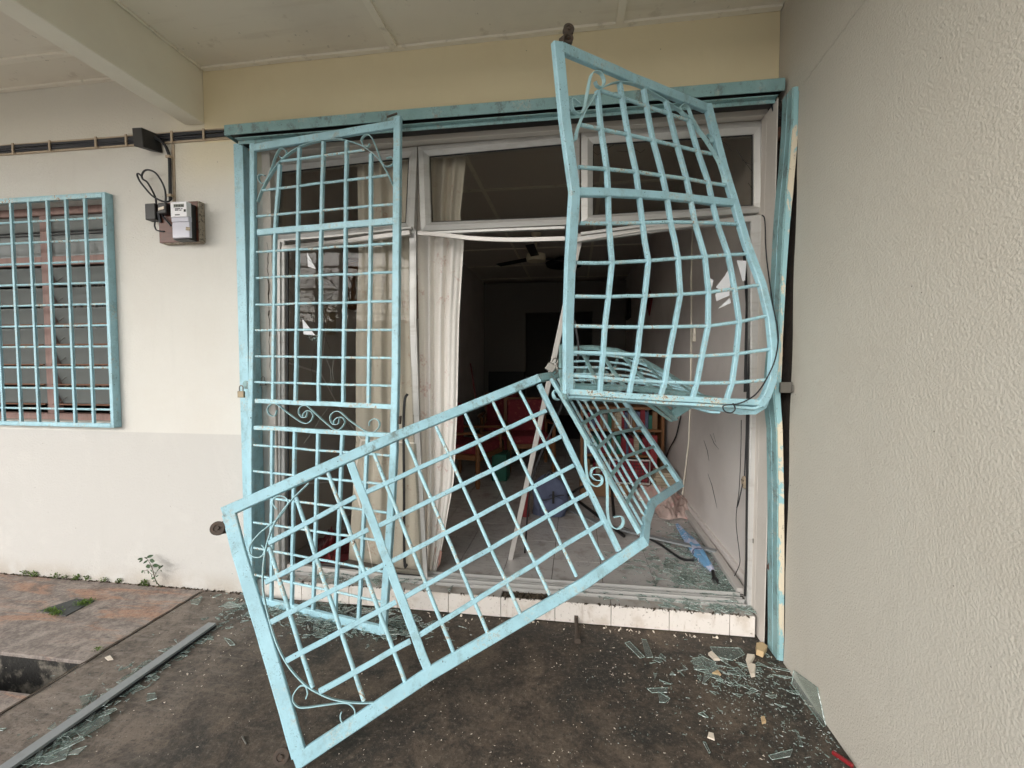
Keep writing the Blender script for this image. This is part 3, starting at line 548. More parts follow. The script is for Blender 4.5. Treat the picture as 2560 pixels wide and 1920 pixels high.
g = MB(); p = PA(617, 962)+NA*.006; g.lathe(p-NA*.004, [(.026, 0), (.026, .006)], NA, 20); g.build('hasp', 'blue_dirty', gA, sm=True)
padlock('brass padlock hanging from the round hasp at the left edge of the upright gate', PA(614, 985)+NA*.03, (1, -.1, 0), (0, 0, 1), (.1, -1, 0), 1.05)
padlock('small dark padlock behind the upright gate leaf at the left door frame', at(658, 958, .02), (1, .1, 0), (0, 0, 1), (0, -1, 0), .8, 'steel')

# ---- gate B: leaf torn off and tipped on its side in front of the doorway
BP = (.45, .494, -.688)
def PB(px, py): return on_plane(px, py, *BP)
NB = nrm((BP[0], -1, BP[1]))
gB = thing('security_gate', 'blue gate leaf torn off and tipped on its side across the front of the step', 'gate', (-.993, -1.12, 0), 'blue sliding security gate leaves')
T0, T1 = (572, 1276), (1343, 955); B0, B1 = (748, 1899), (1600, 1354)
sp = [('stile', 'bar', [(558, 1283), (994, 1089), (1347, 946)], .048, .027, 'blue_grime'),
      ('stile', 'bar', [(738, 1906), (1070, 1686), (1462, 1457), (1612, 1352)], .052, .027, 'blue'),
      ('top_rail', 'bar', [(573, 1284), (612, 1426), (686, 1670), (748, 1886)], .05, .0265, 'blue'),
      ('mid_rail', 'bar', [(877, 1158), (1070, 1674)], .036, .0255, 'blue'), ('lock_rail', 'bar', [(1348, 962), (1547, 1377)], .026, .0255, 'blue')]
lb = {1: [(671, 1358), (890, 1242)], 2: [(663, 1456), (1391-470, 1324)], 3: [(676, 1556), (959, 1412)], 4: [(715, 1652), (990, 1505)], 5: [(798, 1729), (1026, 1602)]}
rb = {1: [(913, 1232), (1365, 1027)], 2: [(944, 1316), (1402, 1092)], 3: [(980, 1403), (1433, 1164)], 4: [(1013, 1492), (1470, 1233)], 5: [(1048, 1588), (1506, 1305)]}
for k in range(1, 6): sp += [('bar', 'bar', lb[k], .0215, .018, 'blue'), ('bar', 'bar', rb[k], .0215, .018, 'blue')]
for a, b in (((673, 1368), (782, 1719)), ((740, 1243), (910, 1752)), ((820, 1182), (1018, 1720)), ((935, 1134), (1138, 1642)), ((1015, 1098), (1221, 1587)), ((1090, 1066), (1301, 1535)), ((1163, 1034), (1374, 1487)), ((1232, 1004), (1441, 1441)), ((1298, 975), (1508, 1399))):
    sp.append(('rod', 'rod', [a, b], .0172, 0, 'blue_rod'))
sp.append(('arch', 'strip', [(772, 1208), (723, 1257), (688, 1306), (668, 1358), (659, 1410), (657, 1460), (662, 1500), (675, 1556), (694, 1614), (722, 1666), (760, 1709), (795, 1732), (838, 1749), (896, 1757), (963, 1754)], .004, .022, 'blue_thin'))
sp.append(('scroll', 'strip', R6([(595, 805), (565, 770), (560, 730), (600, 695), (660, 700), (690, 740), (670, 800), (590, 900), (450, 1010), (370, 1110), (360, 1180), (400, 1220), (460, 1215), (490, 1160), (465, 1115)], 520, 1040), .004, .016, 'blue_thin'))
sp.append(('scroll', 'strip', R6([(845, 1060), (860, 1010), (840, 950), (790, 955), (740, 1020), (735, 1080), (780, 1130), (850, 1135), (1000, 1115), (1180, 1095), (1250, 1130), (1270, 1190), (1240, 1270), (1190, 1285), (1150, 1250), (1145, 1200), (1155, 1175)], 520, 1440), .004, .016, 'blue_thin'))
gate_parts(gB, PB, NB, sp)
for px, py, bx, by in ((546, 1321, 566, 1316), (704, 1889, 722, 1880)):
    c = PB(px, py)+NB*.004; roller(gB, c, -NB if NB[1] > 0 else NB, .028 if px < 600 else .027, .018); g = MB(); g.sweep([PB(px, py)-NB*.004, PB(bx+22, by-4)-NB*.004], NB, .05, .012); g.lathe(PB(px, py)-NB*.02, [(.008, 0), (.008, .03)], NB, 10); g.build('roller_bracket', 'rust', gB)
# the folded lower half of the tipped leaf: goes back over the step into the room
def Bl(px, py, y): return at(px, py, y)
up0, up1, up2 = Bl(1373, 945, -.03), Bl(1440, 925, .3), Bl(1512, 930, .75)
lo0, lo1, lo2 = Bl(1602, 1343, -.28), Bl(1630, 1258, .12), Bl(1702, 1210, .72)
def BS(u, s):   # u: upper stile..lower stile, s: along
    a = lerp(up0, up1, s/.45) if s < .45 else lerp(up1, up2, (s-.45)/.55); b = lerp(lo0, lo1, s/.45) if s < .45 else lerp(lo1, lo2, (s-.45)/.55); return lerp(a, b, u)
def nB(s): a, b = BS(.5, min(s+.03, 1)), BS(.5, max(s-.03, 0)); n_ = nrm(np.cross(a-b, BS(1, s)-BS(0, s))); return n_ if n_[1] < 0 else -n_
ss = [0, .2, .42, .48, .7, 1]
g = MB(); g.sweep([PB(1611, 1353)+A_([0, .003, 0])]+[BS(1, s) for s in ss[1:]], [nB(s) for s in ss], .05, .026); g.build('stile', 'blue', gB)
g = MB(); g.sweep([PB(1347, 946)+A_([0, .003, 0])]+[BS(0, s) for s in ss[1:]], [nB(s) for s in ss], .046, .026); g.build('stile', 'blue_dirty', gB)
g = MB(); g.sweep([BS(.01, .03), BS(.3, .035), BS(.6, .03), BS(.985, .02)], nB(.02), .034, .022); g.build('lock_rail', 'blue_rod', gB)
g = MB(); g.sweep([BS(.0, 1.), BS(1., 1.)], nB(.9), .05, .03); g.build('bottom_rail', 'blue', gB)
for k in range(1, 6): g = MB(); g.sweep([BS(k/6, s) for s in (.04, .2, .42, .48, .7, .98)], [nB(s) for s in (.04, .2, .42, .48, .7, .98)], .019, .014); g.build('bar', 'blue_dirty', gB)
for s in (.12, .22, .32, .45, .62, .81): g = MB(); g.rod([BS(u, s)+nB(s)*-.004 for u in (.02, .35, .7, .985)], .008, 8); g.build('rod', 'blue_rod', gB)
def scr(pts, yv, name='scroll', w=.004, d=.02, N=(.5, -.8, .2), root=None, mt='blue_thin', sc=3.456, ox=1360, oy=1080):
    g = MB(); Q = smooth([at(ox+a/sc, oy+b/sc, yv if np.isscalar(yv) else interp(i, [0, len(pts)-1], yv)) for i, (a, b) in enumerate(pts)], 6); g.sweep(Q, nrm(N), w, d, ch=.05); g.build(name, mt, root, sm=True)
scr([(358, 60), (360, 240), (372, 370), (400, 440), (450, 470), (495, 445), (500, 395), (470, 370), (425, 368)], (-.3, -.28), root=gB)
scr([(500, 420), (445, 415), (405, 375), (415, 325), (465, 305), (520, 340), (543, 420), (548, 560), (550, 700), (575, 800), (620, 835), (670, 815), (685, 765), (660, 728), (600, 735)], (-.28, -.33), root=gB)
scr([(1045, 830), (1000, 810), (985, 760), (1010, 730), (1060, 760), (1110, 850), (1180, 960), (1260, 1100), (1330, 1230), (1400, 1330), (1440, 1340)], (-.12, -.25), d=.03, root=gB, sc=4.608*1.0, ox=1300-130, oy=820)
g = MB(); g.sweep([PB(1372, 926)+A_([0, -.012, 0]), PB(1381, 912)+A_([0, -.015, .004]), PB(1394, 930)+A_([0, -.018, 0])], NB, .003, .03); g.build('torn_tab', 'steel', gB)

# ---- gate C: leaf bent and hanging from the track at the right
CL = ([95, 121, 300, 480, 500, 657, 815, 939, 977], [1392, 1394, 1411, 1434, 1435, 1425, 1420, 1420, 1420])
CR = ([272, 300, 420, 501, 608, 632, 710, 786, 873, 948, 1002], [1766, 1772, 1809, 1834, 1865, 1876, 1904, 1922, 1932, 1927, 1905])
cyl = ([121, 480, 657, 815, 977], [-.76, -.68, -.60, -.55, -.5]); cyr = ([270, 501, 632, 786, 948, 1002], [-.125, -.14, -.16, -.25, -.3, -.3])
def YC(px, py):
    xl, xr = interp(py, *CL), interp(py, *CR)
    if py < 272: xr = interp(py, [100, 272], [1330+60, 1766]) if False else 1766
    u = min(max((px-xl)/(xr-xl), -.05), 1.05); return lerp(interp(py-u*60*(1 if py < 400 else 0), *cyl), interp(py, *cyr), u)
def PC(px, py): return at(px, py, YC(px, py))
def NCf(pts):
    out = []
    for px, py in pts:
        a = PC(px+12, py)-PC(px-12, py); b = PC(px, py+12)-PC(px, py-12); n_ = nrm(np.cross(a, b)); out.append(n_ if n_[1] < 0 else -n_)
    m_ = nrm(sum(out)); return [m_]*len(out)
gC = thing('security_gate', 'bent and bulging blue gate leaf hanging from the track at the right of the doorway', 'gate', (.45, -.4, 0), 'blue sliding security gate leaves')
def R3(l, ox, oy, s=3.456): return [(ox+a/s, oy+b/s) for a, b in l]
colC = {}
rowsC = {
 'r1': [(1500, 226), (1552, 243), (1614, 265), (1672, 285), (1718, 300)],
 'r2': [(1451, 312), (1502, 323), (1570, 337), (1632, 351), (1693, 365), (1744, 378), (1778, 385)],
 'r3': [(1446, 418), (1517, 423), (1590, 430), (1656, 439), (1716, 447), (1771, 457), (1812, 463)],
 'r5': [(1450, 558), (1522, 559), (1606, 557), (1676, 555), (1737, 556), (1793, 558), (1846, 561)],
 'r6': [(1440, 657), (1530, 657), (1621, 652), (1695, 646), (1762, 642), (1820, 637), (1868, 635)],
 'r7': [(1437, 741), (1521, 742), (1612, 740), (1701, 736), (1771, 731), (1836, 722), (1894, 713)],
 'r8': [(1436, 815), (1512, 817), (1601, 818), (1686, 817), (1770, 815), (1848, 805), (1915, 790)],
 'r9': [(1433, 881), (1508, 883), (1593, 887), (1672, 890), (1755, 890), (1840, 885), (1925, 873)],
 'r10': [(1432, 939), (1502, 944), (1579, 951), (1662, 955), (1742, 958), (1830, 957), (1914, 950)]}
mid = [(1442, 481), (1520, 482), (1597, 486), (1667, 491), (1726, 497), (1780, 503), (1836, 508)]
rl2 = [(1424, 979), (1500, 984), (1572, 990), (1650, 994), (1730, 998), (1815, 1003), (1899, 1006)]
arc = [(1438, 352), (1443, 325), (1458, 286), (1474, 258), (1497, 227), (1526, 210), (1555, 206), (1587, 212), (1618, 226), (1665, 255), (1708, 284), (1731, 310), (1766, 353), (1801, 414), (1812, 462)]
tpC = {1: (1493, 228), 2: (1549, 209), 3: (1609, 224), 4: (1665, 254), 5: (1722, 301)}
sp = [('stile', 'bar', [(1393, 108), (1411, 300), (1430, 440), (1436, 482), (1432, 540), (1425, 657), (1420, 815), (1420, 982)], .046, .028, 'blue'),
      ('stile', 'bar', [(1768, 262), (1809, 420), (1834, 501), (1865, 608), (1904, 712), (1925, 800), (1933, 880), (1929, 950), (1915, 990), (1899, 1012)], .04, .028, 'blue'),
      ('top_rail', 'bar', [(1402, 121), (1580, 198), (1762, 270)], .042, .0275, 'blue'), ('mid_rail', 'bar', mid, .036, .0265, 'blue'),
      ('lock_rail', 'bar', rl2, .028, .0265, 'blue_rod')]
for k in range(1, 6):
    sp.append(('bar', 'bar', [tpC[k]]+[rowsC[r][k] for r in (('r2', 'r3') if k > 0 else ())]+[mid[k]], .021, .021, 'blue'))
    sp.append(('bar', 'bar', [mid[k]]+[rowsC[r][k] for r in ('r5', 'r6', 'r7', 'r8', 'r9', 'r10')]+[rl2[k]], .021, .021, 'blue'))
for r in rowsC: sp.append(('rod', 'rod', rowsC[r], .0172, 0, 'blue_rod'))
sp.append(('arch', 'strip', arc, .004, .02, 'blue_thin'))
sp.append(('scroll', 'strip', R3([(715, 705), (735, 745), (775, 755), (795, 700), (765, 635), (715, 620), (680, 660), (650, 800), (620, 940), (580, 985), (530, 960), (510, 900), (520, 855), (580, 900)], 1280, 0), .004, .018, 'blue_thin'))
sp.append(('scroll', 'strip', R3([(1520, 1020), (1480, 1000), (1450, 940), (1475, 905), (1520, 930), (1550, 1010), (1600, 1100), (1680, 1210), (1720, 1240), (1725, 1200), (1690, 1165), (1660, 1180)], 1280, 0), .004, .018, 'blue_thin'))
gate_parts(gC, PC, NCf, sp)
# rusty hanger wheels above its high corner
for px, py in ((1421, 76), (1419, 99)): roller(gC, PC(px, py), (.25, -1, .1), .022, .02)
g = MB(); g.rod([PC(1420, 70), PC(1420, 118)], .007, 8); g.sweep([PC(1403, 112), PC(1405, 92), PC(1412, 88)], NCf([(1405, 100)])[0], .004, .03); g.build('roller_bracket', 'rust', gC)
# crumpled lower corner and folded-back lower half
cy0 = lambda px: interp(px, [1420, 1905], [-.48, -.3])
g = MB(); base = [(1424, 992), (1500, 996), (1580, 1002), (1650, 1008), (1730, 1012), (1815, 1017), (1880, 1022), (1905, 1012)]
g.sweep([at(x, y+1, cy0(x)+.012) for x, y in base], (.1, -1, .3), .013, .045); g.build('torn_rail_edge', 'blue_rod', gC)
g = MB(); cr = [(1690, 1009), (1740, 1018), (1800, 1028), (1850, 1037), (1890, 1036), (1916, 1020), (1930, 985), (1938, 950)]; cr2 = [(1700, 1004), (1742, 1006), (1800, 1010), (1845, 1012), (1880, 1008), (1898, 992), (1908, 968), (1922, 935)]
vs = []
for k, ((a, b), (c, d)) in enumerate(zip(cr, cr2)):
    y = cy0(a)+.02; vs += [at(a, b, y), at((a+c)/2+random.uniform(-3, 3), (b+d)/2, y-.018+random.uniform(-.006, .006)), at(c, d, y+.01), at((a+c)/2, (b+d)/2, y+.03)]
g.add(vs, [[k*4+i, k*4+(i+1) % 4, (k+1)*4+(i+1) % 4, (k+1)*4+i] for k in range(len(cr)-1) for i in range(4)]+[[0, 1, 2, 3], [len(vs)-1, len(vs)-2, len(vs)-3, len(vs)-4]]); g.build('crumpled_corner', 'blue', gC)
n0 = [(1436, 966, -.42), (1520, 968, -.36), (1620, 972, -.3), (1700, 982, -.25), (1790, 1000, -.22)]     # near edge
n1 = [(1405, 872, .28), (1500, 868, .32), (1570, 882, .3), (1650, 925, .25), (1745, 985, .12)]            # far edge
def CS(u, s):
    a = A_([interp(u, [0, .25, .5, .75, 1], [q[i] for q in n0]) for i in range(3)]); b = A_([interp(u, [0, .25, .5, .75, 1], [q[i] for q in n1]) for i in range(3)])
    p = lerp(a, b, s); return at(p[0], p[1]-14*math.sin(math.pi*s)*0, p[2])
nC = nrm((.15, -.35, .9))
uu = [0, .2, .4, .6, .8, 1]
for s, nm, w, mt in ((0, 'lock_rail', .03, 'blue_dirty'), (1, 'bottom_rail', .036, 'blue_dirty')): g = MB(); g.sweep([CS(u, s) for u in uu], nC, w, .022); g.build(nm, mt, gC)
for s in (.17, .33, .5, .66, .83): g = MB(); g.rod([CS(u, s) for u in uu], .0065, 8); g.build('rod', 'blue_rod', gC)
for u0, u1 in ((.18, .12), (.36, .24), (.54, .42), (.7, .62), (.86, .8)): g = MB(); g.sweep([CS(u0, 0), CS((u0+u1)/2, .5), CS(u1, 1)], nC, .02, .014); g.build('bar', 'blue_dirty', gC)
for u0, u1 in ((.06, .17), (.25, .4), (.45, .6)): g = MB(); g.sweep([CS(u0, .1)-A_([0, 0, .03]), CS(u1, .95)-A_([0, 0, .04])], nC, .016, .012); g.build('bar', 'blue_dirty', gC)
g = MB(); g.sweep([at(1404, 868, .25), at(1403, 930, -.1), at(1410, 988, -.35)], (.8, -.5, 0), .05, .02); g.build('stile', 'blue_dirty', gC)
g = MB(); g.sweep([at(1590, 968, -.15), at(1640, 1005, .0), at(1690, 1046, .12)], (.3, -.7, .5), .03, .025); g.sweep([at(1578, 985, -.12), at(1632, 1018, .02), at(1680, 1052, .13)], (.3, -.7, .5), .012, .02); g.build('stile', 'blue_dirty', gC)
g = MB(); g.sweep([at(1676, 1040, .12), at(1725, 1008, .0)], (.2, -.9, .3), .055, .02); g.build('corner_piece', 'blue_dirty', gC)
g = MB(); g.rod([at(1650, 960, -.15), at(1685, 1022, .1)], .006, 8); g.rod([at(1600, 940, -.1), at(1628, 985, -.05)], .006, 8); g.build('rod', 'blue_rod', gC)
g = MB(); g.sweep([at(1622, 1004, -.35), at(1637, 985, -.3), at(1655, 962, -.25)], (.3, -.9, .2), .004, .016); g.build('scroll', 'blue_thin', gC)
g = MB(); ringc = at(1463, 993, -.3); g.sweep([ringc+A_([.028*math.cos(q), .02*math.sin(q), .01*math.sin(q)]) for q in np.linspace(0, 2*math.pi, 20)[:-1]], (0, 0, 1), .004, .018, closed=True); g.build('scroll_ring', 'blue_thin', gC, sm=True)
scr([(700, 960), (760, 990), (820, 1010), (900, 1035), (1000, 1060), (1100, 1062)], -.3, 'scroll', .012, .02, (0, -1, .2), gC, 'blue', 4.608, 1560, 800)
pl = padlock('grey padlock jammed open where the tipped gate meets the hanging gate', at(1377, 919, -.3), (.85, 0, -.5), (.55, 0, .83), (0, -1, .1), 1.05, 'steel', True)
g = MB(); g.rod(smooth([at(1389, 908, -.31), at(1394, 925, -.32), at(1392, 932, -.3), at(1386, 936, -.28)], 4), .003, 6); g.rod(smooth([at(1392, 905, -.3), at(1397, 921, -.3), at(1405, 922, -.28)], 4), .003, 6); g.build('bent_hasp_wire', 'steel', pl)
# black wire hanging from the frame round the bent corner
g = MB(); Q = smooth([at(1905, 538, .02), at(1912, 552, -.02), at(1916, 640, -.1), at(1932, 760, -.24), at(1945, 830, -.3), at(1940, 890, -.34), at(1920, 940, -.36), at(1890, 985, -.37), at(1850, 1008, -.38), at(1810, 1014, -.38), at(1812, 1028, -.38), at(1828, 1032, -.38), at(1838, 1022, -.38), at(1832, 1008, -.38)], 6)
g.rod(Q, .0032, 6); tag(g.build('loose_wire', 'cable', sm=True), 'loose black wire looping round the crumpled corner of the hanging gate', 'wire')

# ================================================================== ALUMINIUM DOOR AND TRANSOMS
def framed_window(name, label, outer, inner, y, d, group=None, cat='window', inner2=None):
    t = thing(name, label, cat, at(*outer[3], y), group)
    O = [at(*p, y) for p in outer]; I = [at(*p, y) for p in inner]; fr = A_([0, -.012, 0]); bk = A_([0, d, 0])
    for k in range(4):
        a, b, c, e = O[k], O[(k+1) % 4], I[(k+1) % 4], I[k]; m1, m2 = lerp(a, e, .55)+fr, lerp(b, c, .55)+fr
        g = MB(); e2 = (nrm(b-a))*.0012; a, b = a+e2*.3, b-e2*.3
        vs = [a, b, m2, m1, e+A_([0, .006, 0]), c+A_([0, .006, 0]), a+bk, b+bk, e+bk, c+bk]
        g.add(vs, [(0, 1, 2, 3), (3, 2, 5, 4), (0, 6, 7, 1), (4, 5, 9, 8), (6, 8, 9, 7), (0, 3, 4, 8, 6), (1, 7, 9, 5, 2)]); g.build('frame', 'alu', t)
    g = MB(); J = [lerp(I[k], (I[0]+I[1]+I[2]+I[3])/4, .012)+A_([0, .014, 0]) for k in range(4)]
    g.rod([p+A_([0, -.0, 0]) for p in J], .0045, 6, closed=True); g.build('rubber_seal', 'rubber', t)
    return t, O, I
def pane(t, poly, y, name='pane', th=.004): g = MB(); g.prism([at(px, py, y) for px, py in poly], (0, th, 0)); return g.build(name, 'pane', t)
tw, O, I = framed_window('transom_window', 'middle aluminium transom window with whole glass and a curtain behind', [(1045, 366), (1449, 331), (1449, 560), (1052, 578)], [(1071, 389), (1428, 356), (1428, 541), (1077, 555)], .1, .05, 'aluminium transom windows')
pane(tw, [(1071, 389), (1428, 356), (1428, 541), (1077, 555)], .125)
tw, O, I = framed_window('transom_window', 'right aluminium transom window with starred cracked glass above the bent gate', [(1453, 331), (1914, 301), (1917, 530), (1453, 560)], [(1482, 358), (1885, 334), (1885, 513), (1482, 537)], .1, .05, 'aluminium transom windows')
pane(tw, [(1482, 358), (1885, 334), (1885, 513), (1482, 537)], .125)
def crack(t, l, y, w=.0012, mt='crack', s=3.456, ox=1280, oy=0):
    g = MB(); g.rod([at(ox+a/s, oy+b/s, y) for a, b in l], w, 4); g.build('crack', mt, t)
for l in ([(700, 1310), (740, 1340), (800, 1300), (880, 1250)], [(905, 1305), (1000, 1310)], [(1060, 1290), (1110, 1320), (1150, 1290)], [(1280, 1270), (1370, 1320), (1400, 1300)], [(1790, 1210), (1850, 1240), (1900, 1310)], [(1940, 1290), (1990, 1370), (2080, 1490)], [(1990, 1380), (2030, 1410), (2085, 1425)], [(2040, 1580), (2085, 1640)]): crack(tw, l, .118)
tw, O, I = framed_window('transom_window', 'left aluminium transom window pushed out of square behind the upright gate', [(665, 407), (1043, 366), (1034, 584), (663, 604)], [(700, 428), (1022, 392), (1014, 556), (690, 580)], .105, .05, 'aluminium transom windows')
pane(tw, [(700, 428), (1022, 392), (1014, 556), (690, 580)], .13)
dr = thing('sliding_door', 'aluminium sliding door panel with cracked glass standing behind the upright gate', 'door', (-1.45, .1, .12))
g = MB(); g.sweep([at(706, 605, .1), at(706, 1000, .1), at(706, 1420, .1)], (0, -1, 0), .062, .045); g.sweep([at(699, 605, .072), at(699, 1420, .072)], (0, -1, 0), .014, .012); g.build('stile', 'alu', dr)
g = MB(); g.sweep([at(1033, 574, .12), at(1033, 800, .12), at(1043, 1100, .13), at(1063, 1452, .13)], (0, -1, 0), .04, .04); g.sweep([at(1039, 576, .096), at(1039, 800, .096), at(1049, 1100, .106), at(1068, 1448, .106)], (0, -1, 0), .009, .012); g.build('stile', 'alu', dr)
g = MB(); g.sweep([at(722, 1422, .1), at(1063, 1458, .12)], (0, -1, 0), .078, .04); g.build('bottom_rail', 'alu_white', dr)
g = MB(); g.sweep([at(700, 622, .09), at(860, 605, .07), at(1026, 582, .07)], (0, -1, 0), .03, .03); g.build('top_rail', 'alu_white', dr)
g = MB(); g.sweep([at(680, 604, .1), at(850, 590, .08), at(1030, 570, .08)], (0, -1, 0), .014, .03); g.build('head_strip', 'alu', dr)
g = MB(); g.sweep([at(719, 612, .088), at(719, 1000, .088), at(722, 1402, .088)], (0, -1, 0), .012, .01); g.sweep([at(722, 1404, .088), at(1060, 1441, .108)], (0, -1, 0), .008, .008); g.build('rubber_seal', 'rubber', dr)
for poly in ([(722, 615), (800, 610), (790, 700), (815, 800), (800, 930), (722, 905)], [(722, 910), (800, 935), (840, 1010), (900, 1100), (880, 1200), (722, 1210)], [(722, 1213), (878, 1204), (905, 1290), (930, 1425), (722, 1404)], [(885, 1200), (905, 1103), (1040, 1110), (1058, 1440), (934, 1426), (908, 1288)], [(843, 1008), (803, 932), (818, 802), (793, 700), (803, 610), (1022, 590), (1036, 1106), (903, 1098)]): pane(dr, poly, .105+random.uniform(-.002, .002))
for l in ([(540, 70), (610, 150), (620, 250), (630, 290)], [(545, 260), (590, 340), (600, 400), (640, 470)], [(700, 430), (740, 500), (790, 600)], [(985, 290), (960, 320), (885, 385)], [(800, 760), (775, 830), (780, 860), (755, 990), (770, 1030), (760, 1150)], [(870, 690), (910, 790), (920, 810)], [(545, 890), (620, 960)], [(870, 1230), (960, 1310), (1050, 1440), (1150, 1620)], [(700, 0), (820, 110), (985, 290)]): crack(dr, l, .098, .0011, 'crack', 3.456, 560, 640)
for l in ([(880, 880), (920, 980), (925, 1100), (935, 1170)], [(945, 900), (935, 1000), (950, 1080)], [(900, 1310), (840, 1390), (780, 1490), (690, 1620)], [(840, 110), (780, 180), (1000, 290)]): crack(dr, l, .098, .0009, 'crack_pale', 3.456, 560, 640)
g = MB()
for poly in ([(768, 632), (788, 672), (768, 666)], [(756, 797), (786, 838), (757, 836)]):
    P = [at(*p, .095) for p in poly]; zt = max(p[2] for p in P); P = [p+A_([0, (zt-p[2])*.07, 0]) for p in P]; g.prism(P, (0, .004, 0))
g.build('loose_shard', 'sky_glint', dr)
g = MB(); P = at(786, 848, .09)
for k in range(40): g.obox(P+rng.normal(size=3)*A_([.016, .006, .012]), (rng.normal(size=3), rng.normal(size=3), rng.normal(size=3)), (.004, .003, .001))
g.build('crazed_glass', 'shard_edge', dr)
# bent door head profiles
hd = thing('door_head_track', 'bent aluminium door head track sagging under the transom windows', 'door track', at(1400, 590, .1))
g = MB(); g.sweep(smooth([at(1046, 583, .08), at(1100, 587, .06), at(1180, 596, .04), at(1280, 600, .035), at(1412, 597, .035)], 5), (0, -1, 0), .024, .02, ch=.06); g.build('head_profile', 'alu_white', hd)
g = MB(); g.sweep([at(1085, 583, .1), at(1250, 576, .09), at(1412, 570, .08)], (0, -1, 0), .016, .03); g.build('head_profile', 'alu', hd)
g = MB(); g.sweep([at(1440, 600, .06), at(1560, 585, .07), at(1700, 566, .08), at(1905, 545, .09)], (0, -1, 0), .032, .03); g.sweep([at(1452, 585, .08), at(1600, 566, .09), at(1900, 548, .1)], (0, -1, 0), .018, .02); g.build('head_profile', 'alu', hd)
g = MB(); g.sweep([at(1448, 602, .05), at(1600, 578, .06), at(1850, 553, .075)], (0, -1, 0), .012, .03); g.build('head_profile', 'alu_white', hd)
fr = thing('door_frame', 'grey aluminium door side frame at the right, dented near its foot', 'door frame', (.99, .1, .12))
g = MB(); g.sweep([at(1888, 545, .1), at(1887, 1000, .1), at(1881, 1300, .1), at(1879, 1522, .1)], (0, -1, 0), .062, .05); g.sweep([at(1902, 560, .075), at(1897, 1100, .075), at(1893, 1520, .075)], (0, -1, 0), .01, .012); g.build('side_profile', 'alu', fr)
g = MB(); p = at(1885, 1352, .07); g.obox(p, ((1, 0, .2), (0, 1, 0), (0, 0, 1)), (.006, .006, .012)); g.build('dent', 'steel', fr)
g = MB(); g.sweep([at(1886, 560, .13), at(1875, 850, .1), at(1868, 1100, .085), at(1866, 1400, .085), at(1862, 1490, .085)], (0, -1, 0), .011, .008); g.sweep([at(1856, 560, .2), at(1868, 760, .15), at(1863, 980, .1)], (0, -1, 0), .016, .006); g.sweep([at(1878, 560, .16), at(1876, 800, .12), at(1873, 1000, .1)], (0, -1, 0), .003, .004)
g.build('rubber_seal', 'rubber', fr)
g = MB(); g.rod(smooth([at(1853, 1050, .1), at(1852, 1120, .1), at(1848, 1220, .1), at(1840, 1300, .1), at(1848, 1380, .1), at(1849, 1410, .1), at(1836, 1440, .12)], 5), .0022, 5); g.build('torn_seal', 'rubber', fr)
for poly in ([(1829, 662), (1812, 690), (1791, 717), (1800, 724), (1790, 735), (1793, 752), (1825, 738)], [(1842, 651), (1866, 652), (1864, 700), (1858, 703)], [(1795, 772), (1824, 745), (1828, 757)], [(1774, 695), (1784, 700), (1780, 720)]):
    g = MB(); P = [at(*p, .12) for p in poly]; zt = max(p[2] for p in P); P = [p+A_([0, (zt-p[2])*.07, 0]) for p in P]; g.prism(P, (0, .003, 0)); g.build('hanging_shard', 'sky_glint', fr)
# floor track rails
ft = thing('floor_track', 'dirty aluminium sliding door floor track behind the tiled step', 'door track', (-.4, .12, .12))
for y0, h in ((.066, .012), (.098, .018), (.13, .016), (.168, .02)):
    g = MB(); g.sweep([(-1.92, y0, .114+h), (-.3, y0, .114+h), (.97, y0, .114+h)], (0, 0, 1), .006, h*2); g.build('track_rail', 'alu', ft)
g = MB(); g.box(-1.925, .97, .056, .196, .1146, .1175); g.build('track_base', 'tile_tread', ft)
# leaning stiles and strips
a, b = at(1452, 585, .1), fl(1276, 1398, .122)
g = MB(); g.sweep([a, lerp(a, b, .5), b], nrm((.2, -1, .1)), .032, .02); tag(g.build('loose_door_stile', 'alu_white'), 'white aluminium door stile leaning in the middle of the open doorway', 'aluminium strip')
g = MB(); g.sweep(smooth([at(1436, 800, .15), at(1444, 900, .16), at(1390, 1050, .25), at(1330, 1200, .35), fl(1312, 1382, .122)], 5), (0, -1, 0), .012, .008); tag(g.build('rubber_or_shade_strip', 'rubber'), 'black rubber strip hanging down behind the leaning white stile', 'rubber strip')
g = MB(); g.sweep(smooth([at(1019, 985, .0), at(1012, 1000, -.01), at(1009, 1060, .0), at(1010, 1200, .02), at(1011, 1400, .05), at(1018, 1412, .05)], 5), (0, -1, 0), .014, .01); tag(g.build('rubber_or_shade_strip', 'rubber'), 'black rubber strip standing upright just right of the upright gate', 'rubber strip')
g = MB(); a, b = fl(531, 1567, .012), fl(20, 1925, .012); b = lerp(a, b, 1.25); a[2] = .03; b[2] = .024; g.sweep([a, b], (0, 0, 1), .05, .012, ch=.06); tag(g.build('aluminium_strip', 'alu_grey'), 'long grey aluminium profile lying on the concrete at the lower left', 'aluminium strip')
g = MB(); e_ = A_([.012, 0, -.013]); g.sweep([a+e_, b+e_], (0, 0, 1), .03, .012); tag(g.build('rubber_or_shade_strip', 'rubber'), 'dark strip standing in for the shadow gap under the long grey aluminium profile', 'rubber strip')  # dark sweep paints the shadow gap along the profile's right edge
g = MB(); g.sweep([fl(1385, 1255, .13), fl(1500, 1310, .135), fl(1640, 1345, .15), fl(1790, 1378, .17)], (0, 0, 1), .05, .015); tag(g.build('aluminium_strip', 'alu_grey'), 'dull metal profile lying over the broken glass inside the right side of the doorway', 'aluminium strip')
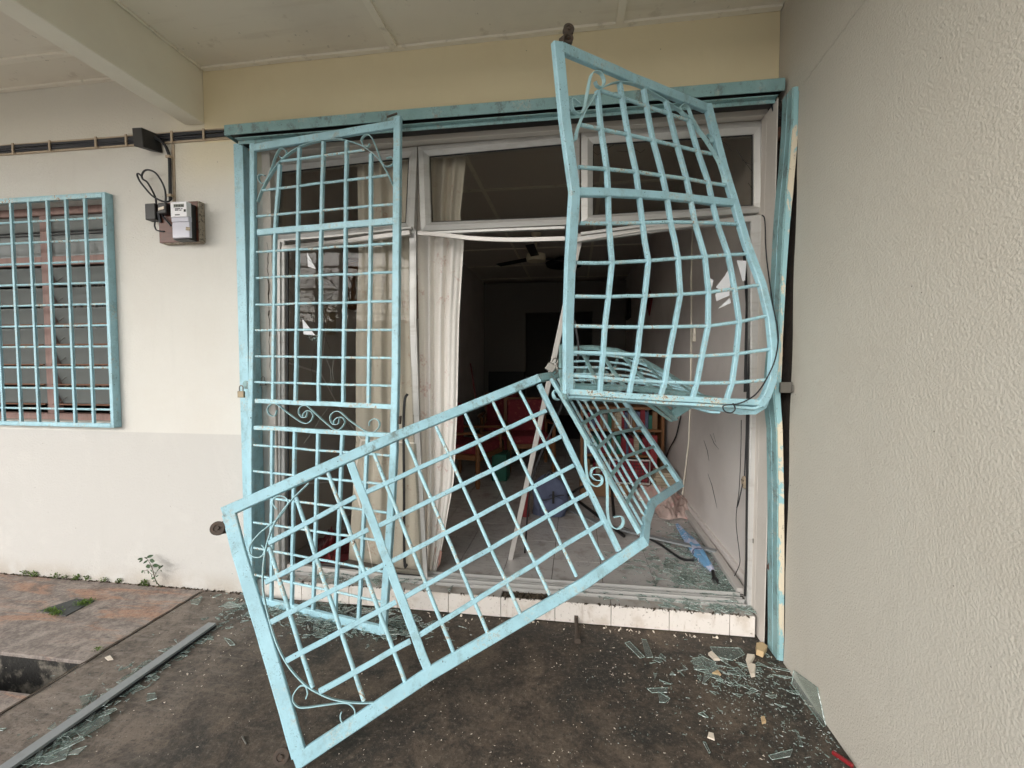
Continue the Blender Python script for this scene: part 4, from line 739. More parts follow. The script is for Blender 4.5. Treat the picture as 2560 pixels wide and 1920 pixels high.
g = MB(); a, b = fl(1716, 1262, .15), fl(1858, 1478, .15); a[0], b[0] = 1.02, .985; g.sweep([a, b], (0, 0, 1), .05, .035); tag(g.build('aluminium_strip', 'alu_white'), 'white aluminium channel lying along the foot of the right interior wall', 'aluminium strip')
g = MB(); g.rod(smooth([fl(1560, 1320, .14), fl(1640, 1355, .13), fl(1700, 1395, .13), fl(1735, 1400, .15)], 5), .009, 6); tag(g.build('rubber_or_shade_strip', 'rubber'), 'black rubber strip curving over the broken glass inside the doorway', 'rubber strip')

# ================================================================== CURTAINS
def curtain(label, le, re, y0, amp, nf, lining=None):
    rows_ = 44; cols = 90; vs = []; fs = []; ph = random.uniform(0, 6)
    for i in range(rows_+1):
        py = lerp(le[0][1], le[-1][1], i/rows_); xl = interp(py, [p[1] for p in le], [p[0] for p in le]); py2 = lerp(re[0][1], re[-1][1], i/rows_); xr = interp(py2, [p[1] for p in re], [p[0] for p in re])
        for j in range(cols+1):
            u = j/cols; w = amp*(.6+.4*math.sin(i/rows_*2.2+u*3))*math.sin(2*math.pi*nf*(u+.02*math.sin(i*.12+u*9))+ph)+amp*.22*math.sin(2*math.pi*nf*1.7*u+1+i*.02)
            vs.append(at(lerp(xl, xr, u), lerp(py, py2, u), y0+w))
    n_ = cols+1
    fs = [[i*n_+j, i*n_+j+1, (i+1)*n_+j+1, (i+1)*n_+j] for i in range(rows_) for j in range(cols)]
    g = MB(); g.add(vs, fs); o = g.build('curtain', 'curtain', sm=True); o.data.set_sharp_from_angle(angle=R(180)); s_ = o.modifiers.new('thick', 'SOLIDIFY'); s_.thickness = .0015; return tag(o, label, 'curtain', 'beige curtains in the doorway')
curtain('beige curtain hanging behind the cracked glass of the left door panel', [(893, 385), (897, 640), (890, 850), (890, 1100), (872, 1398)], [(1022, 370), (1030, 640), (1040, 1000), (1050, 1200), (1052, 1430)], .2, .022, 3.5)
cu = curtain('beige curtain with red stains hanging just right of the door post', [(1044, 372), (1044, 640), (1050, 1000), (1058, 1200), (1062, 1440)], [(1166, 390), (1150, 545), (1160, 600), (1148, 800), (1143, 1040), (1135, 1200), (1105, 1370), (1086, 1445)], .22, .024, 3.6)
g = MB(); vs = [at(*p) for p in ((1078, 1385, .24), (1092, 1365, .22), (1105, 1380, .22), (1100, 1410, .22), (1080, 1440, .24), (1073, 1440, .25), (1066, 1410, .25))]; g.prism(vs, (0, .004, 0)); g.build('turned_hem', 'curtain_lining', cu)
for (x0, y0), (x1, y1) in (((1140, 730), (1147, 780)), ((1132, 950), (1137, 990)), ((1128, 1010), (1131, 1040)), ((1115, 1160), (1122, 1210))):
    g = MB(); g.add([at(x0+a, y0+(y1-y0)*k/6, .262) for k in range(7) for a in (random.uniform(-3, 0), random.uniform(2, 6))], [[2*k, 2*k+1, 2*k+3, 2*k+2] for k in range(6)]); g.build('red_stain', 'curtain_lining', cu)

# ================================================================== WINDOW GRILLE AND LOUVRE WINDOW (LEFT)
wg = thing('window_grille', 'projecting blue window grille on the cream wall at the left edge', 'window grille', (-3.7, -.05, 1.07))
gx1, gx0, gz0, gz1, gy = float(at(262, 480, -.052)[0]), -4.55, float(at(270, 1067, -.052)[2]), float(at(262, 482, -.052)[2]), -.052
for x in (gx1-.013, gx0+.013): g = MB(); g.box(x-.013, x+.013, gy, -.0005, gz0, gz1); g.build('side_plate', 'blue', wg, bev=.002)
g = MB(); g.box(gx0, gx1, gy, -.0005, gz1+.0005, gz1+.006); g.box(gx0+.027, gx1-.027, gy, gy+.02, gz1-.026, gz1); g.build('top_rail', 'blue_rod', wg, bev=.001)
g = MB(); g.box(gx0, gx1, gy, -.0005, gz0-.006, gz0-.0005); g.box(gx0+.027, gx1-.027, gy, gy+.02, gz0, gz0+.022); g.build('bottom_rail', 'blue', wg, bev=.001)
for k in range(10): x = gx1-.026-.1455*(k+1)+.012; g = MB(); g.box(x-.0085, x+.0085, gy-.002, gy+.014, gz0+.0225, gz1-.0265); g.build('bar', 'blue', wg, bev=.001)
for k in range(10): z = gz1-.0135-.1395*(k+1); g = MB(); g.rod([(gx0+.027, gy+.012, z), (gx1-.027, gy+.012, z)], .0072, 8); g.build('rod', 'blue_rod', wg)
lw = thing('louvre_window', 'old louvre window with pinkish brown wood frame behind the blue window grille', 'window', (-3.7, .08, 1.13))
fy0, fy1 = .075, .135
g = MB(); g.box(WX0, WX1, fy0, fy1, WZ1-.05, WZ1-.001); g.build('head_frame', 'wood_pink', lw, bev=.002)
g = MB(); g.box(WX0, WX1, fy0, fy1, WZ0+.001, WZ0+.045); g.build('sill_frame', 'wood_pink', lw, bev=.002)
for x0, x1 in ((WX1-.04, WX1-.001), (WX0+.001, WX0+.04), (-3.715, -3.655)): g = MB(); g.box(x0, x1, fy0, fy1, WZ0+.046, WZ1-.051); g.build('mullion', 'wood_pink', lw, bev=.002)
zt = 2.225
for x0, x1 in ((WX0+.041, -3.716), (-3.654, WX1-.041)):
    g = MB(); g.box(x0, x1, fy0+.003, fy1-.003, zt-.03, zt+.03); g.build('transom_bar', 'wood_pink', lw, bev=.002)
    g = MB(); g.box(x0, x1, .1, .104, zt+.0305, WZ1-.052); g.build('pane', 'louvre', lw)
    g = MB(); g.box(x0, x1, .085, .1, 2.405, 2.412); g.box(x0, x1, .085, .1, 2.425, 2.43); g.build('vent_strip', 'dark', lw)
    for k in range(7):
        z = 2.185-k*.14
        if z < WZ0+.07: break
        g = MB(); g.obox(((x0+x1)/2, .105, z-.065), ((1, 0, 0), (0, 1, .45), (0, -.45, 1)), ((x1-x0)/2, .0025, .062)); g.build('louvre_blade', 'louvre', lw)
        g = MB(); g.rod([(x0, .066, z-.125), (x1, .066, z-.125)], .0055, 6); g.build('louvre_rod', 'rust_light', lw)
g = MB()
for k in range(7): g.rod([(-3.63, .09, 2.07-k*.14), (-3.58, .11, 2.12-k*.14)], .0025, 5)
g.build('louvre_lever', 'steel', lw)
bs = thing('book_row', 'row of pale books and blinds showing through the open louvres', 'books', (-3.4, .4, 1.2))
for k in range(18): x = -4.3+k*.068; g = MB(); g.box(x, x+random.uniform(.03, .06), .42, .5, 1.3, random.uniform(2.0, 2.25)); g.build('book', ['blind', 'paper', 'dark'][random.choice((0, 0, 1, 2))], bs)

# ================================================================== CABLES, METER
ct = thing('cable_run', 'bundle of black cables strapped along the wall on a thin beige batten', 'cables', (-3.3, -.01, 2.85))
zc = lambda x: interp(x, [-3.9, -2.1], [at(0, 373, -.03)[2], at(563, 327, -.03)[2]])+.006*math.sin(x*7)*0
def z_at(px, py): return at(px, py, -.02)[2]
zL, zR = z_at(0, 373), z_at(560, 331); xL, xR = at(0, 373, -.02)[0], at(560, 331, -.02)[0]
def zr(x): return zL+(zR-zL)*(x-xL)/(xR-xL)
for dz in (-.03, .027): g = MB(); g.sweep([(x, -.006, zr(x)+dz) for x in (-9, xR+.05)], (0, 1, 0), .012, .011); g.build('batten', 'beige', ct)
for k in range(5): g = MB(); g.rod([(x, -.014-.003*(k % 2), zr(x)-.019+k*.009+.0025*math.sin(x*5+k*2)) for x in np.linspace(-9, xR+.05, 90)], .0055, 6); g.build('cable', 'cable', ct, sm=True)
for px in (32, 124, 240, 316, 430, 510): x = at(px, 350, -.02)[0]; g = MB(); g.box(x-.007, x+.007, -.026, -.0185, zr(x)-.036, zr(x)+.033); g.build('strap', 'beige', ct, bev=.001)
for k in range(4): x = -4.3-k*.3; g = MB(); g.box(x-.007, x+.007, -.026, -.0185, zr(x)-.036, zr(x)+.033); g.build('strap', 'beige', ct, bev=.001)
jb = thing('junction_box', 'black junction box on the cable run above the electricity meter', 'junction box', at(355, 345, -.03))
p0, p1 = at(332, 320, -.1), at(366, 366, -.1)
g = MB(); g.add([(p0[0], -.1, p1[2]+.008), (p0[0]+.07, -.1, p1[2]), (p0[0]+.062, -.1, p0[2]), (p0[0]-.008, -.1, p0[2]+.002), (p0[0]+.02, -.006, p1[2]+.02), (p0[0]+.11, -.006, p1[2]), (p0[0]+.1, -.006, p0[2]-.004), (p0[0]+.01, -.006, p0[2]-.004)], [(0, 1, 2, 3), (4, 7, 6, 5), (0, 4, 5, 1), (3, 2, 6, 7), (0, 3, 7, 4), (1, 5, 6, 2)]); g.build('box_shell', 'bakelite', jb, bev=.003)
dc = thing('meter_cable', 'thick black cable dropping from the junction box to the electricity meter', 'cable', at(427, 420, -.01))
g = MB(); g.sweep([at(432, 360, -.003), at(436, 505, -.003)], (0, 1, 0), .02, .005); g.build('batten', 'beige', dc)
g = MB(); g.rod(smooth([at(372, 335, -.04), at(392, 346, -.035), at(410, 360, -.03), at(421, 382, -.02), at(424, 400, -.018), at(425, 450, -.018), at(426, 500, -.02)], 5), .0095, 8); g.build('cable', 'cable', dc, sm=True)
for px, py in ((422, 392), (426, 489)): p = at(px, py, -.02); g = MB(); g.box(p[0]-.016, p[0]+.014, -.031, -.0065, p[2]-.008, p[2]+.008); g.build('strap', 'beige', dc, bev=.001)
cl = thing('cable_loop', 'slack loop of black cable above the meter fuses', 'cable', at(385, 460, -.05))
F = lambda l: [at(320+a/4.879, 300+b/4.879, y) for a, b, y in l]
g = MB(); g.rod(smooth(F([(345, 1030, -.05), (335, 950, -.05), (300, 870, -.05), (235, 760, -.05), (180, 720, -.055), (170, 670, -.055), (200, 620, -.055), (260, 610, -.055), (340, 650, -.055), (410, 750, -.055), (450, 850, -.05), (460, 940, -.05), (455, 1010, -.05)]), 6), .0055, 8); g.build('cable', 'cable', cl, sm=True)
g = MB(); g.rod(smooth(F([(170, 690, -.06), (130, 655, -.06), (112, 670, -.06), (140, 740, -.06), (200, 820, -.06), (290, 920, -.058), (370, 970, -.055), (440, 995, -.05), (500, 990, -.045), (525, 960, -.03)]), 6), .0055, 8); g.build('cable', 'cable', cl, sm=True)
em = thing('electricity_meter', 'electricity meter with fuses mounted on a dark red wooden board', 'electricity meter', at(450, 600, -.02))
b0, b1 = at(395, 508, -.045), at(497, 603, -.045)
g = MB(); g.box(b0[0], b1[0], -.045, -.006, b1[2], b0[2]); g.build('board', 'wood_board', em, bev=.002)
g = MB(); g.box(b1[0]+.0005, b1[0]+.008, -.045, -.001, b1[2]+.001, b0[2]-.001); g.box(b0[0]+.02, b1[0], -.04, -.001, b1[2]-.006, b1[2]-.0005); g.build('board_edge', 'wood_edge', em)
def mbox(name, mt, px0, py0, px1, py1, yf_, yb, bev=.002, parent=em):
    p, q = at(px0, py0, yf_), at(px1, py1, yf_); g = MB(); g.box(p[0], q[0], yf_, yb, q[2], p[2]); return g.build(name, mt, parent, bev=bev)
mbox('meter_base', 'bakelite', 430, 508, 472, 598, -.105, -.0455)
mb_ = mbox('meter_face', 'meter_white', 425.5, 505, 467, 541, -.14, -.1055)
mbox('meter_hood', 'meter_clear', 428, 542, 471, 553, -.132, -.1055)
mbox('terminal_cover', 'meter_clear', 430, 556, 474, 593, -.125, -.1055)
mbox('fuse_carrier', 'bakelite', 361, 509, 388, 548, -.075, -.02, .004)
mbox('fuse_carrier', 'bakelite', 393, 507, 415, 533, -.085, -.0455, .004)
def flat(px0, py0, px1, py1, y, mt, nm): p, q = at(px0, py0, y), at(px1, py1, y); g = MB(); g.box(p[0], q[0], y, y+.0012, q[2], p[2]); g.build(nm, mt, em)
flat(433.5, 510.5, 459.5, 517.5, -.1415, 'lcd', 'display')
for k in range(6): flat(435.5+k*4, 511.6, 438+k*4, 516.4, -.1427, 'ink', 'digit')
for k, (a, b, c) in enumerate(((437, 521, 450), (437, 524.5, 446), (452, 521, 456), (448, 524.5, 453), (437, 536, 449))): flat(a, b, c, b+1.6, -.1415, 'ink', 'print_line')
flat(459, 523, 464, 529, -.1415, 'ink', 'port')
p = at(420, 523, -.085); g = MB(); g.obox(at(403, 521, -.088), ((1, 0, .2), (0, 1, 0), (0, 0, 1)), (.02, .002, .008)); g.build('fuse_label', 'chip', em)
g = MB(); q = at(467, 522, -.12); g.box(q[0]+.0015, q[0]+.003, -.135, -.105, q[2]-.03, q[2]+.005); g.build('sticker', 'teal', em)
g = MB(); g.obox(at(470, 572, -.128), ((1, 0, -.15), (0, 1, 0), (.15, 0, 1)), (.014, .002, .01)); g.build('seal_tag', 'paper', em)
g = MB(); g.rod(smooth(F([(330, 1240, -.04), (325, 1290, -.045), (345, 1340, -.05), (400, 1358, -.05), (445, 1360, -.047)]), 5), .0045, 6); g.rod(smooth(F([(420, 1130, -.07), (430, 1180, -.06), (500, 1260, -.06), (525, 1290, -.06)]), 5), .0055, 6); g.rod(smooth(F([(370, 1120, -.06), (385, 1200, -.055), (400, 1250, -.05)]), 5), .0095, 6); g.build('tail_wire', 'cable', em, sm=True)
# coil of cable under the right end of the track
cc = thing('cable_coil', 'coil of black cable tucked under the right end of the gate track', 'cable', at(1950, 275, -.02))
for k in range(4): g = MB(); g.rod(smooth([at(1928+k*5, 250, -.03-.005*k), at(1931+k*4, 268, -.04), at(1940+k*3, 286-k*2, -.05), at(1958+k, 296-k*5, -.06)], 5), .006, 8); g.build('cable', 'cable', cc, sm=True)

# ================================================================== INSIDE THE ROOM
def conduit(label, pts, r, mt='batten'): g = MB(); g.rod(pts, r, 8); return tag(g.build('wall_cable', mt, sm=True), label, 'cable')
conduit('white cable running down the right interior wall', [atx(1733, 480, 1.05), atx(1728, 700, 1.05), atx(1728, 820, 1.05), atx(1727, 950, 1.048), atx(1722, 1100, 1.045), atx(1706, 1236, 1.04)], .007)
conduit('thin dark cable sagging across the far right interior wall', smooth([atx(1702, 1040, 1.04), atx(1690, 1090, 1.04), atx(1672, 1125, 1.04), atx(1664, 1150, 1.045)], 5), .007, 'cable')
g = MB(); p = atx(1736, 835, 1.05); g.box(1.03, 1.056, p[1]-.03, p[1]+.03, p[2]-.07, p[2]+.07); tag(g.build('wall_switch', 'batten', bev=.004), 'small white switch plate beside the cable on the right interior wall', 'switch')
sk = thing('wall_socket', 'round cream wall socket dangling broken near the right door frame', 'socket', atx(1862, 1206, 1.04))
g = MB(); p = at(1866, 1206, .34); p[0] = 1.052; g.lathe(p, [(.04, 0), (.04, -.012), (.034, -.018), (.02, -.02)], (1, 0, 0), 22); g.build('socket_plate', 'beige', sk, sm=True)
g = MB()
for a, b in ((.012, .012), (-.012, .012), (0, -.014)): g.lathe(p+A_([-.0195, a, b]), [(.005, 0), (.005, -.003)], (1, 0, 0), 8)
g.build('socket_hole', 'dark', sk)
g = MB(); g.rod(smooth([p+A_([-.02, 0, -.01]), p+A_([-.03, -.0, -.07]), p+A_([-.035, .02, -.14]), p+A_([-.03, .06, -.18])], 5), .0035, 6); g.build('torn_wire', 'cable', sk)
g = MB(); g.rod([p+A_([-.01, 0, .04]), p+A_([-.004, .005, .3]), p+A_([-.004, .01, .8])], .0035, 6); g.build('supply_wire', 'cable', sk)
g = MB()
for l in ([(1360, 110), (1390, 200), (1405, 290)], [(1415, 60), (1450, 140), (1490, 190)], [(1395, 400), (1430, 500), (1455, 610), (1475, 700)], [(1440, 50), (1465, 130)]): g.rod([atx(1360+a/3.456+6, 1080+(b-40)/3.456, 1.0572) for a, b in l], [.0008]+[.002]*(len(l)-2)+[.0007], 5)
tag(g.build('wall_scratches', 'dark'), 'long dark scratches gouged in the right interior wall above the floor', 'scratches')
g = MB(); g.box(1.035, 1.0575, .2, 4.0, .1201, .2); tag(g.build('skirting', 'inner_wall'), kind='structure')
pn = thing('red_pennant', 'narrow red pennant hanging on the right interior wall', 'pennant', atx(1622, 700, 1.04))
g = MB(); g.prism([atx(1612, 690, 1.05), atx(1632, 745, 1.05), atx(1624, 790, 1.05), atx(1614, 750, 1.05)], (-.01, 0, 0)); g.build('pennant_cloth', 'red', pn)
g = MB(); p = atx(1572, 770, 1.04); g.box(1.0, 1.055, p[1]-.25, p[1]+.25, p[2]-.22, p[2]+.22); tag(g.build('wall_board', 'dark', bev=.01), 'dark narrow board on the right interior wall left of the red pennant', 'wall board')
# ceiling fan
cf = thing('ceiling_fan', 'cream ceiling fan hanging in the dim room behind the doorway', 'ceiling fan', (-.35, 3.7, 2.9))
fc = at(1340, 645, 3.7); fx, fz = fc[0], fc[2]
g = MB(); g.lathe((fx, 3.7, fz), [(.05, -.05), (.13, -.045), (.14, 0), (.13, .05), (.03, .07)], n=24); g.build('motor', 'fan', cf, sm=True)
g = MB(); g.rod([(fx, 3.7, fz+.06), (fx, 3.7, 3.34)], .012, 8); g.build('down_rod', 'fan', cf)
g = MB(); g.lathe((fx, 3.7, 3.22), [(.025, 0), (.075, .115)], n=16); g.build('canopy', 'fan', cf, sm=True)
for k in range(3):
    a = .5+k*2*math.pi/3; d = A_([math.cos(a), math.sin(a), 0]); g = MB(); g.obox(A_([fx, 3.7, fz])+d*.42, (d, (-d[1], d[0], .12), (0, 0, 1)), (.28, .055, .004)); g.build('blade', 'dark', cf)
cf2 = tag(MB().lathe((fx+.35, 5.2, 3.2), [(.3, 0), (.32, .05), (.1, .14)], n=28).build('ceiling_lamp', 'dark', sm=True), 'dark round ceiling lamp shade behind the fan', 'lamp')
# armchairs
def armchair(label, x, y, rz, s=1.):
    t = thing('armchair', label, 'armchair', (x, y, .12), 'wooden armchairs with red cushions'); ca, sa = math.cos(rz), math.sin(rz)
    def P(a, b, c): return A_([x+(a*ca-b*sa)*s, y+(a*sa+b*ca)*s, .12+c*s])
    ax = ((ca, sa, 0), (-sa, ca, 0), (0, 0, 1))
    def bx(nm, a, b, c, h, mt, bev=.01): g = MB(); g.obox(P(a, b, c), ax, [q*s for q in h]); g.build(nm, mt, t, bev=bev, seg=2)
    bx('seat_frame', 0, 0, .34, (.3, .3, .03), 'wood_orange'); bx('cushion', 0, -.02, .42, (.26, .27, .055), 'red_cloth', .03)
    bx('back_cushion', 0, .27, .66, (.26, .06, .24), 'red_cloth', .03); bx('back_frame', 0, .34, .62, (.3, .02, .3), 'wood_orange')
    for sx in (-1, 1):
        g = MB(); g.sweep(smooth([P(sx*.31, -.34, .6), P(sx*.31, -.2, .62), P(sx*.31, .0, .6), P(sx*.31, .3, .6)], 4), (0, 0, 1), .06*s, .025*s, ch=.3); g.build('armrest', 'wood_orange', t)
        for sy in (-.27, .3):
            g = MB(); g.lathe(P(sx*.29, sy, 0), [(.02*s, 0), (.032*s, .06*s), (.02*s, .12*s), (.03*s, .2*s), (.024*s, .3*s), (.026*s, .58*s)], n=10); g.build('leg', 'wood_orange', t, sm=True)
    return t
armchair('wooden armchair with red cushions in the middle of the dim room', -.62, 3.3, .25)
armchair('wooden armchair with a red cushion beside the curtain edge', -1.25, 2.55, 1.3)
armchair('wooden armchair with red cushions at the back by the dim wall', -1.15, 4.3, .1)
g = MB(); g.box(-.98, -.8, 2.55, 2.85, .12, .44); tag(g.build('green_bin', 'green', bev=.01), 'green plastic box on the floor beside the armchair near the curtain', 'box')
st = thing('plastic_stool', 'dark red plastic stool behind the green box', 'stool', (-1.0, 3.3, .12))
g = MB(); g.box(-1.17, -.87, 3.1, 3.4, .52, .56); g.build('seat', 'red', st, bev=.01)
for a in (-1.15, -.92):
    for b in (3.12, 3.36): g = MB(); g.box(a, a+.03, b, b+.03, .12, .5195); g.build('leg', 'red', st)
g = MB(); g.rod([at(1176, 908, 4.2), at(1190, 1000, 4.2)], .012, 8); tag(g.build('broom_handle', 'red'), 'thin dark red broom handle leaning at the back beside the curtain', 'broom')
g = MB(); g.box(-1.9, -1.1, 7.0, 7.15, .12, 1.35); tag(g.build('dark_cupboard', 'dark', bev=.01), 'dark low cupboard against the back partition', 'cupboard')
g = MB(); g.lathe((-.9, 5.2, .12), [(.3, 0), (.34, .3), (.3, .52), (.1, .6)], n=20); tag(g.build('blue_tub', 'navy', sm=True), 'dark blue covered tub in the dim room behind the armchairs', 'tub')
# backpack
bp = thing('backpack', 'blue grey backpack standing on the tiles behind the tipped gate', 'backpack', fl(1372, 1295, .12))
c = fl(1374, 1285, .12); u = A_([.97, .25, 0]); w_ = A_([-.25, .97, 0])
def bagmesh(a, b, h, n1=22, n2=14, taper=.78, off=(0, 0, 0)):
    vs = []; o = A_(off, float)
    for i in range(n2+1):
        v = i/n2; z = h*v; k = (1-(max(v-.55, 0)/.45)**2.6*(1-taper*.35)) if v > .55 else 1; k *= .93+.07*math.sin(v*3)
        for j in range(n1):
            q = 2*math.pi*j/n1; sx = abs(math.cos(q))**.6*math.copysign(1, math.cos(q)); sy = abs(math.sin(q))**.6*math.copysign(1, math.sin(q)); wob = 1+.05*math.sin(q*3+v*7)+.03*math.sin(q*5-v*11)
            vs.append(c+o+u*a*sx*k*wob+w_*b*sy*k*wob+A_([0, 0, z+.015*math.sin(q*2+v*4)]))
    fs = [[i*n1+j, i*n1+(j+1) % n1, (i+1)*n1+(j+1) % n1, (i+1)*n1+j] for i in range(n2) for j in range(n1)]+[list(range(n1))[::-1], [n2*n1+j for j in range(n1)]]; g = MB(); g.add(vs, fs); return g
bagmesh(.16, .1, .36).build('bag_body', 'navy', bp, sm=True); bagmesh(.115, .05, .17, off=-w_*.1+A_([0, 0, .03])).build('front_pocket', 'navy', bp, sm=True)
g = MB(); g.rod(smooth([c+A_([0, 0, .34])-u*.05, c+A_([0, 0, .4]), c+A_([0, 0, .34])+u*.05], 6), .008, 8); g.build('carry_loop', 'dark', bp, sm=True)
g = MB(); g.sweep([c-w_*.16+A_([0, 0, .26]), c-w_*.165+A_([0, 0, .15])], -w_, .02, .006); g.build('strap', 'dark', bp)
g = MB(); g.rod([c-w_*.155+u*q*.1+A_([0, 0, .2+.02*math.sin(q*2)]) for q in np.linspace(-1, 1, 9)], .004, 6); g.build('zip', 'dark', bp)
g = MB(); c2 = fl(1312, 1295, .12); g.lathe(c2+A_([0, .05, 0]), [(.035, 0), (.035, .22), (.02, .26)], n=14); tag(g.build('red_bottle', 'red', sm=True), 'red bottle standing between the leaning stile and the backpack', 'bottle')
# clutter at the right behind the folded gate
def bxs(nm, mt, x0, x1, y0, y1, z0, z1, label, cat): g = MB(); g.box(x0, x1, y0, y1, z0, z1); return tag(g.build(nm, mt, bev=.006), label, cat)
sh = thing('bookshelf', 'low orange wooden shelf of books and odds and ends behind the folded gate', 'shelf', (.35, 3.2, .12))
for z in (.12, .42, .72, .98): g = MB(); g.box(.1, .98, 2.7, 3.1, z, z+.03); g.build('shelf_board', 'wood_orange', sh, bev=.003)
for x in (.06, .981): g = MB(); g.box(x, x+.035, 2.7, 3.1, .12, 1.03); g.build('side_panel', 'wood_orange', sh)
for z in (.151, .451, .751):
    x = .12
    while x < .92:
        w2 = random.uniform(.02, .06); g = MB(); g.box(x, x+w2-.004, 2.74, 3.0, z, z+random.uniform(.14, .24)); g.build('book', random.choice(['paper', 'red_cloth', 'navy', 'carton', 'blind', 'green']), sh); x += w2
bxs('carton', 'carton', .05, .55, 2.1, 2.5, .12, .27, 'low brown carton on the floor in front of the bookshelf', 'box')
bk = thing('wire_basket', 'pale framed dark red mesh basket standing on the brown carton', 'basket', (.4, 2.2, .27))
g = MB(); g.box(.36, .74, 2.05, 2.08, .3, .52); g.build('mesh_back', 'red_cloth', bk)
g = MB()
for k in range(12): g.rod([(.37+k*.033, 2.045, .3), (.37+k*.033, 2.045, .52)], .003, 5)
for k in range(7): g.rod([(.36, 2.043, .31+k*.033), (.74, 2.043, .31+k*.033)], .003, 5)
g.build('mesh_wire', 'dark', bk)
g = MB(); g.rod([(.35, 2.04, .29), (.75, 2.04, .29), (.75, 2.04, .53), (.35, 2.04, .53)], .01, 6, closed=True); g.build('rim', 'alu_white', bk)
bxs('red_can', 'red', .78, .86, 2.25, 2.33, .12, .75, 'tall red box standing beside the bookshelf at the right interior wall', 'box')
ps = thing('paper_stack', 'stack of old papers next to the tall red box', 'papers', (.9, 2.1, .12))
for k in range(12): g = MB(); a = random.uniform(-.02, .02); g.box(.8+a, 1.0+a, 2.0+a, 2.2+a, .1205+k*.025, .1205+k*.025+.022); g.build('paper_bundle', 'paper', ps)
rk = thing('metal_stand', 'black folded metal stand lying behind the backpack', 'stand', fl(1480, 1230, .12))
g = MB(); g.rod([fl(1395, 1255, .16), fl(1440, 1225, .3), fl(1470, 1210, .34)], .012, 8); g.rod([fl(1430, 1240, .14), fl(1560, 1340, .14)], .014, 8); g.rod([fl(1525, 1170, .4), fl(1535, 1290, .13)], .014, 8); g.build('stand_tube', 'dark', rk)
# cloth heap and umbrella
def cloth(label, corners, mt, seed, name, hump):
    r_ = np.random.default_rng(seed); n1 = n2 = 60; ph = r_.uniform(0, 6, 6); vs = []
    for i in range(n1+1):
        for j in range(n2+1):
            u_, v_ = i/n1, j/n2; p = lerp(lerp(A_(corners[0]), A_(corners[1]), u_), lerp(A_(corners[3]), A_(corners[2]), u_), v_)
            e = math.sin(math.pi*u_)**.6*math.sin(math.pi*v_)**.6
            z = hump*e*(.55+.3*math.sin(u_*11+ph[0]+3*math.sin(v_*4+ph[1]))+.28*math.sin(v_*17+ph[2]+3*math.sin(u_*7+ph[1]))+.2*abs(math.sin(u_*21+v_*13+ph[3]+2*math.sin(v_*9)))+.12*math.sin(u_*37-v_*29+ph[4]))
            p = p+A_([.02*math.sin(v_*9+ph[4]), .03*math.sin(u_*8+ph[5]), max(z, 0)]); vs.append(p)
    g = MB(); g.add(vs, [[i*(n2+1)+j, i*(n2+1)+j+1, (i+1)*(n2+1)+j+1, (i+1)*(n2+1)+j] for i in range(n1) for j in range(n2)]); o = g.build(name, mt, sm=True); o.data.set_sharp_from_angle(angle=R(180)); s_ = o.modifiers.new('thick', 'SOLIDIFY'); s_.thickness = .003; return tag(o, label, 'cloth')
cloth('pale pink towel crumpled on the glass by the right interior wall', [fl(1560, 1215, .13), fl(1690, 1205, .13), fl(1735, 1300, .13), fl(1650, 1295, .13)], 'pinkcloth', 3, 'towel', .16)
cloth('grey blanket heaped behind the pink towel on the room floor', [fl(1480, 1190, .13), fl(1640, 1160, .13), fl(1660, 1225, .13), fl(1540, 1245, .13)], 'pinkcloth', 5, 'blanket', .15)
um = thing('umbrella', 'folded pale blue umbrella lying on the broken glass inside the doorway', 'umbrella', fl(1750, 1370, .12))
A0, A1, A2 = fl(1692, 1310, .16), fl(1740, 1365, .165), fl(1782, 1428, .15); g = MB(); k = 40; d = nrm(A2-A0); u = nrm(np.cross(d, (0, 0, 1))); vv = np.cross(u, d); vs = []
for i in range(k+1):
    t_ = i/k; p = lerp(A0, A2, t_); r_ = interp(t_, [0, .1, .45, .75, .92, 1], [.01, .02, .034, .034, .026, .012])
    for j in range(20): q = 2*math.pi*j/20; rr = r_*(1+.3*math.sin(q*4+t_*7)+.1*math.sin(q*9+t_*20)); vs.append(p+u*rr*math.cos(q)+vv*rr*.75*math.sin(q))
g.add(vs, [[i*20+j, i*20+(j+1) % 20, (i+1)*20+(j+1) % 20, (i+1)*20+j] for i in range(k) for j in range(20)]+[list(range(20))[::-1], [k*20+j for j in range(20)]]); g.build('canopy_cloth', 'umbrella', um, sm=True)
g = MB(); g.rod([lerp(A0, A2, .66)+u*.04*math.cos(q)+vv*.03*math.sin(q) for q in np.linspace(0, 6.28, 16)[:-1]], .005, 5, closed=True); g.build('tie_strap', 'navy', um)
g = MB(); e = fl(1786, 1448, .14); g.rod([A2, lerp(A2, e, .5), e], .012, 10); g.rod([e, e+d*.02], .02, 12); g.rod(smooth([e, fl(1795, 1458, .13), fl(1806, 1452, .125), fl(1813, 1464, .125)], 4), .004, 6); g.build('handle', 'dark', um, sm=True)
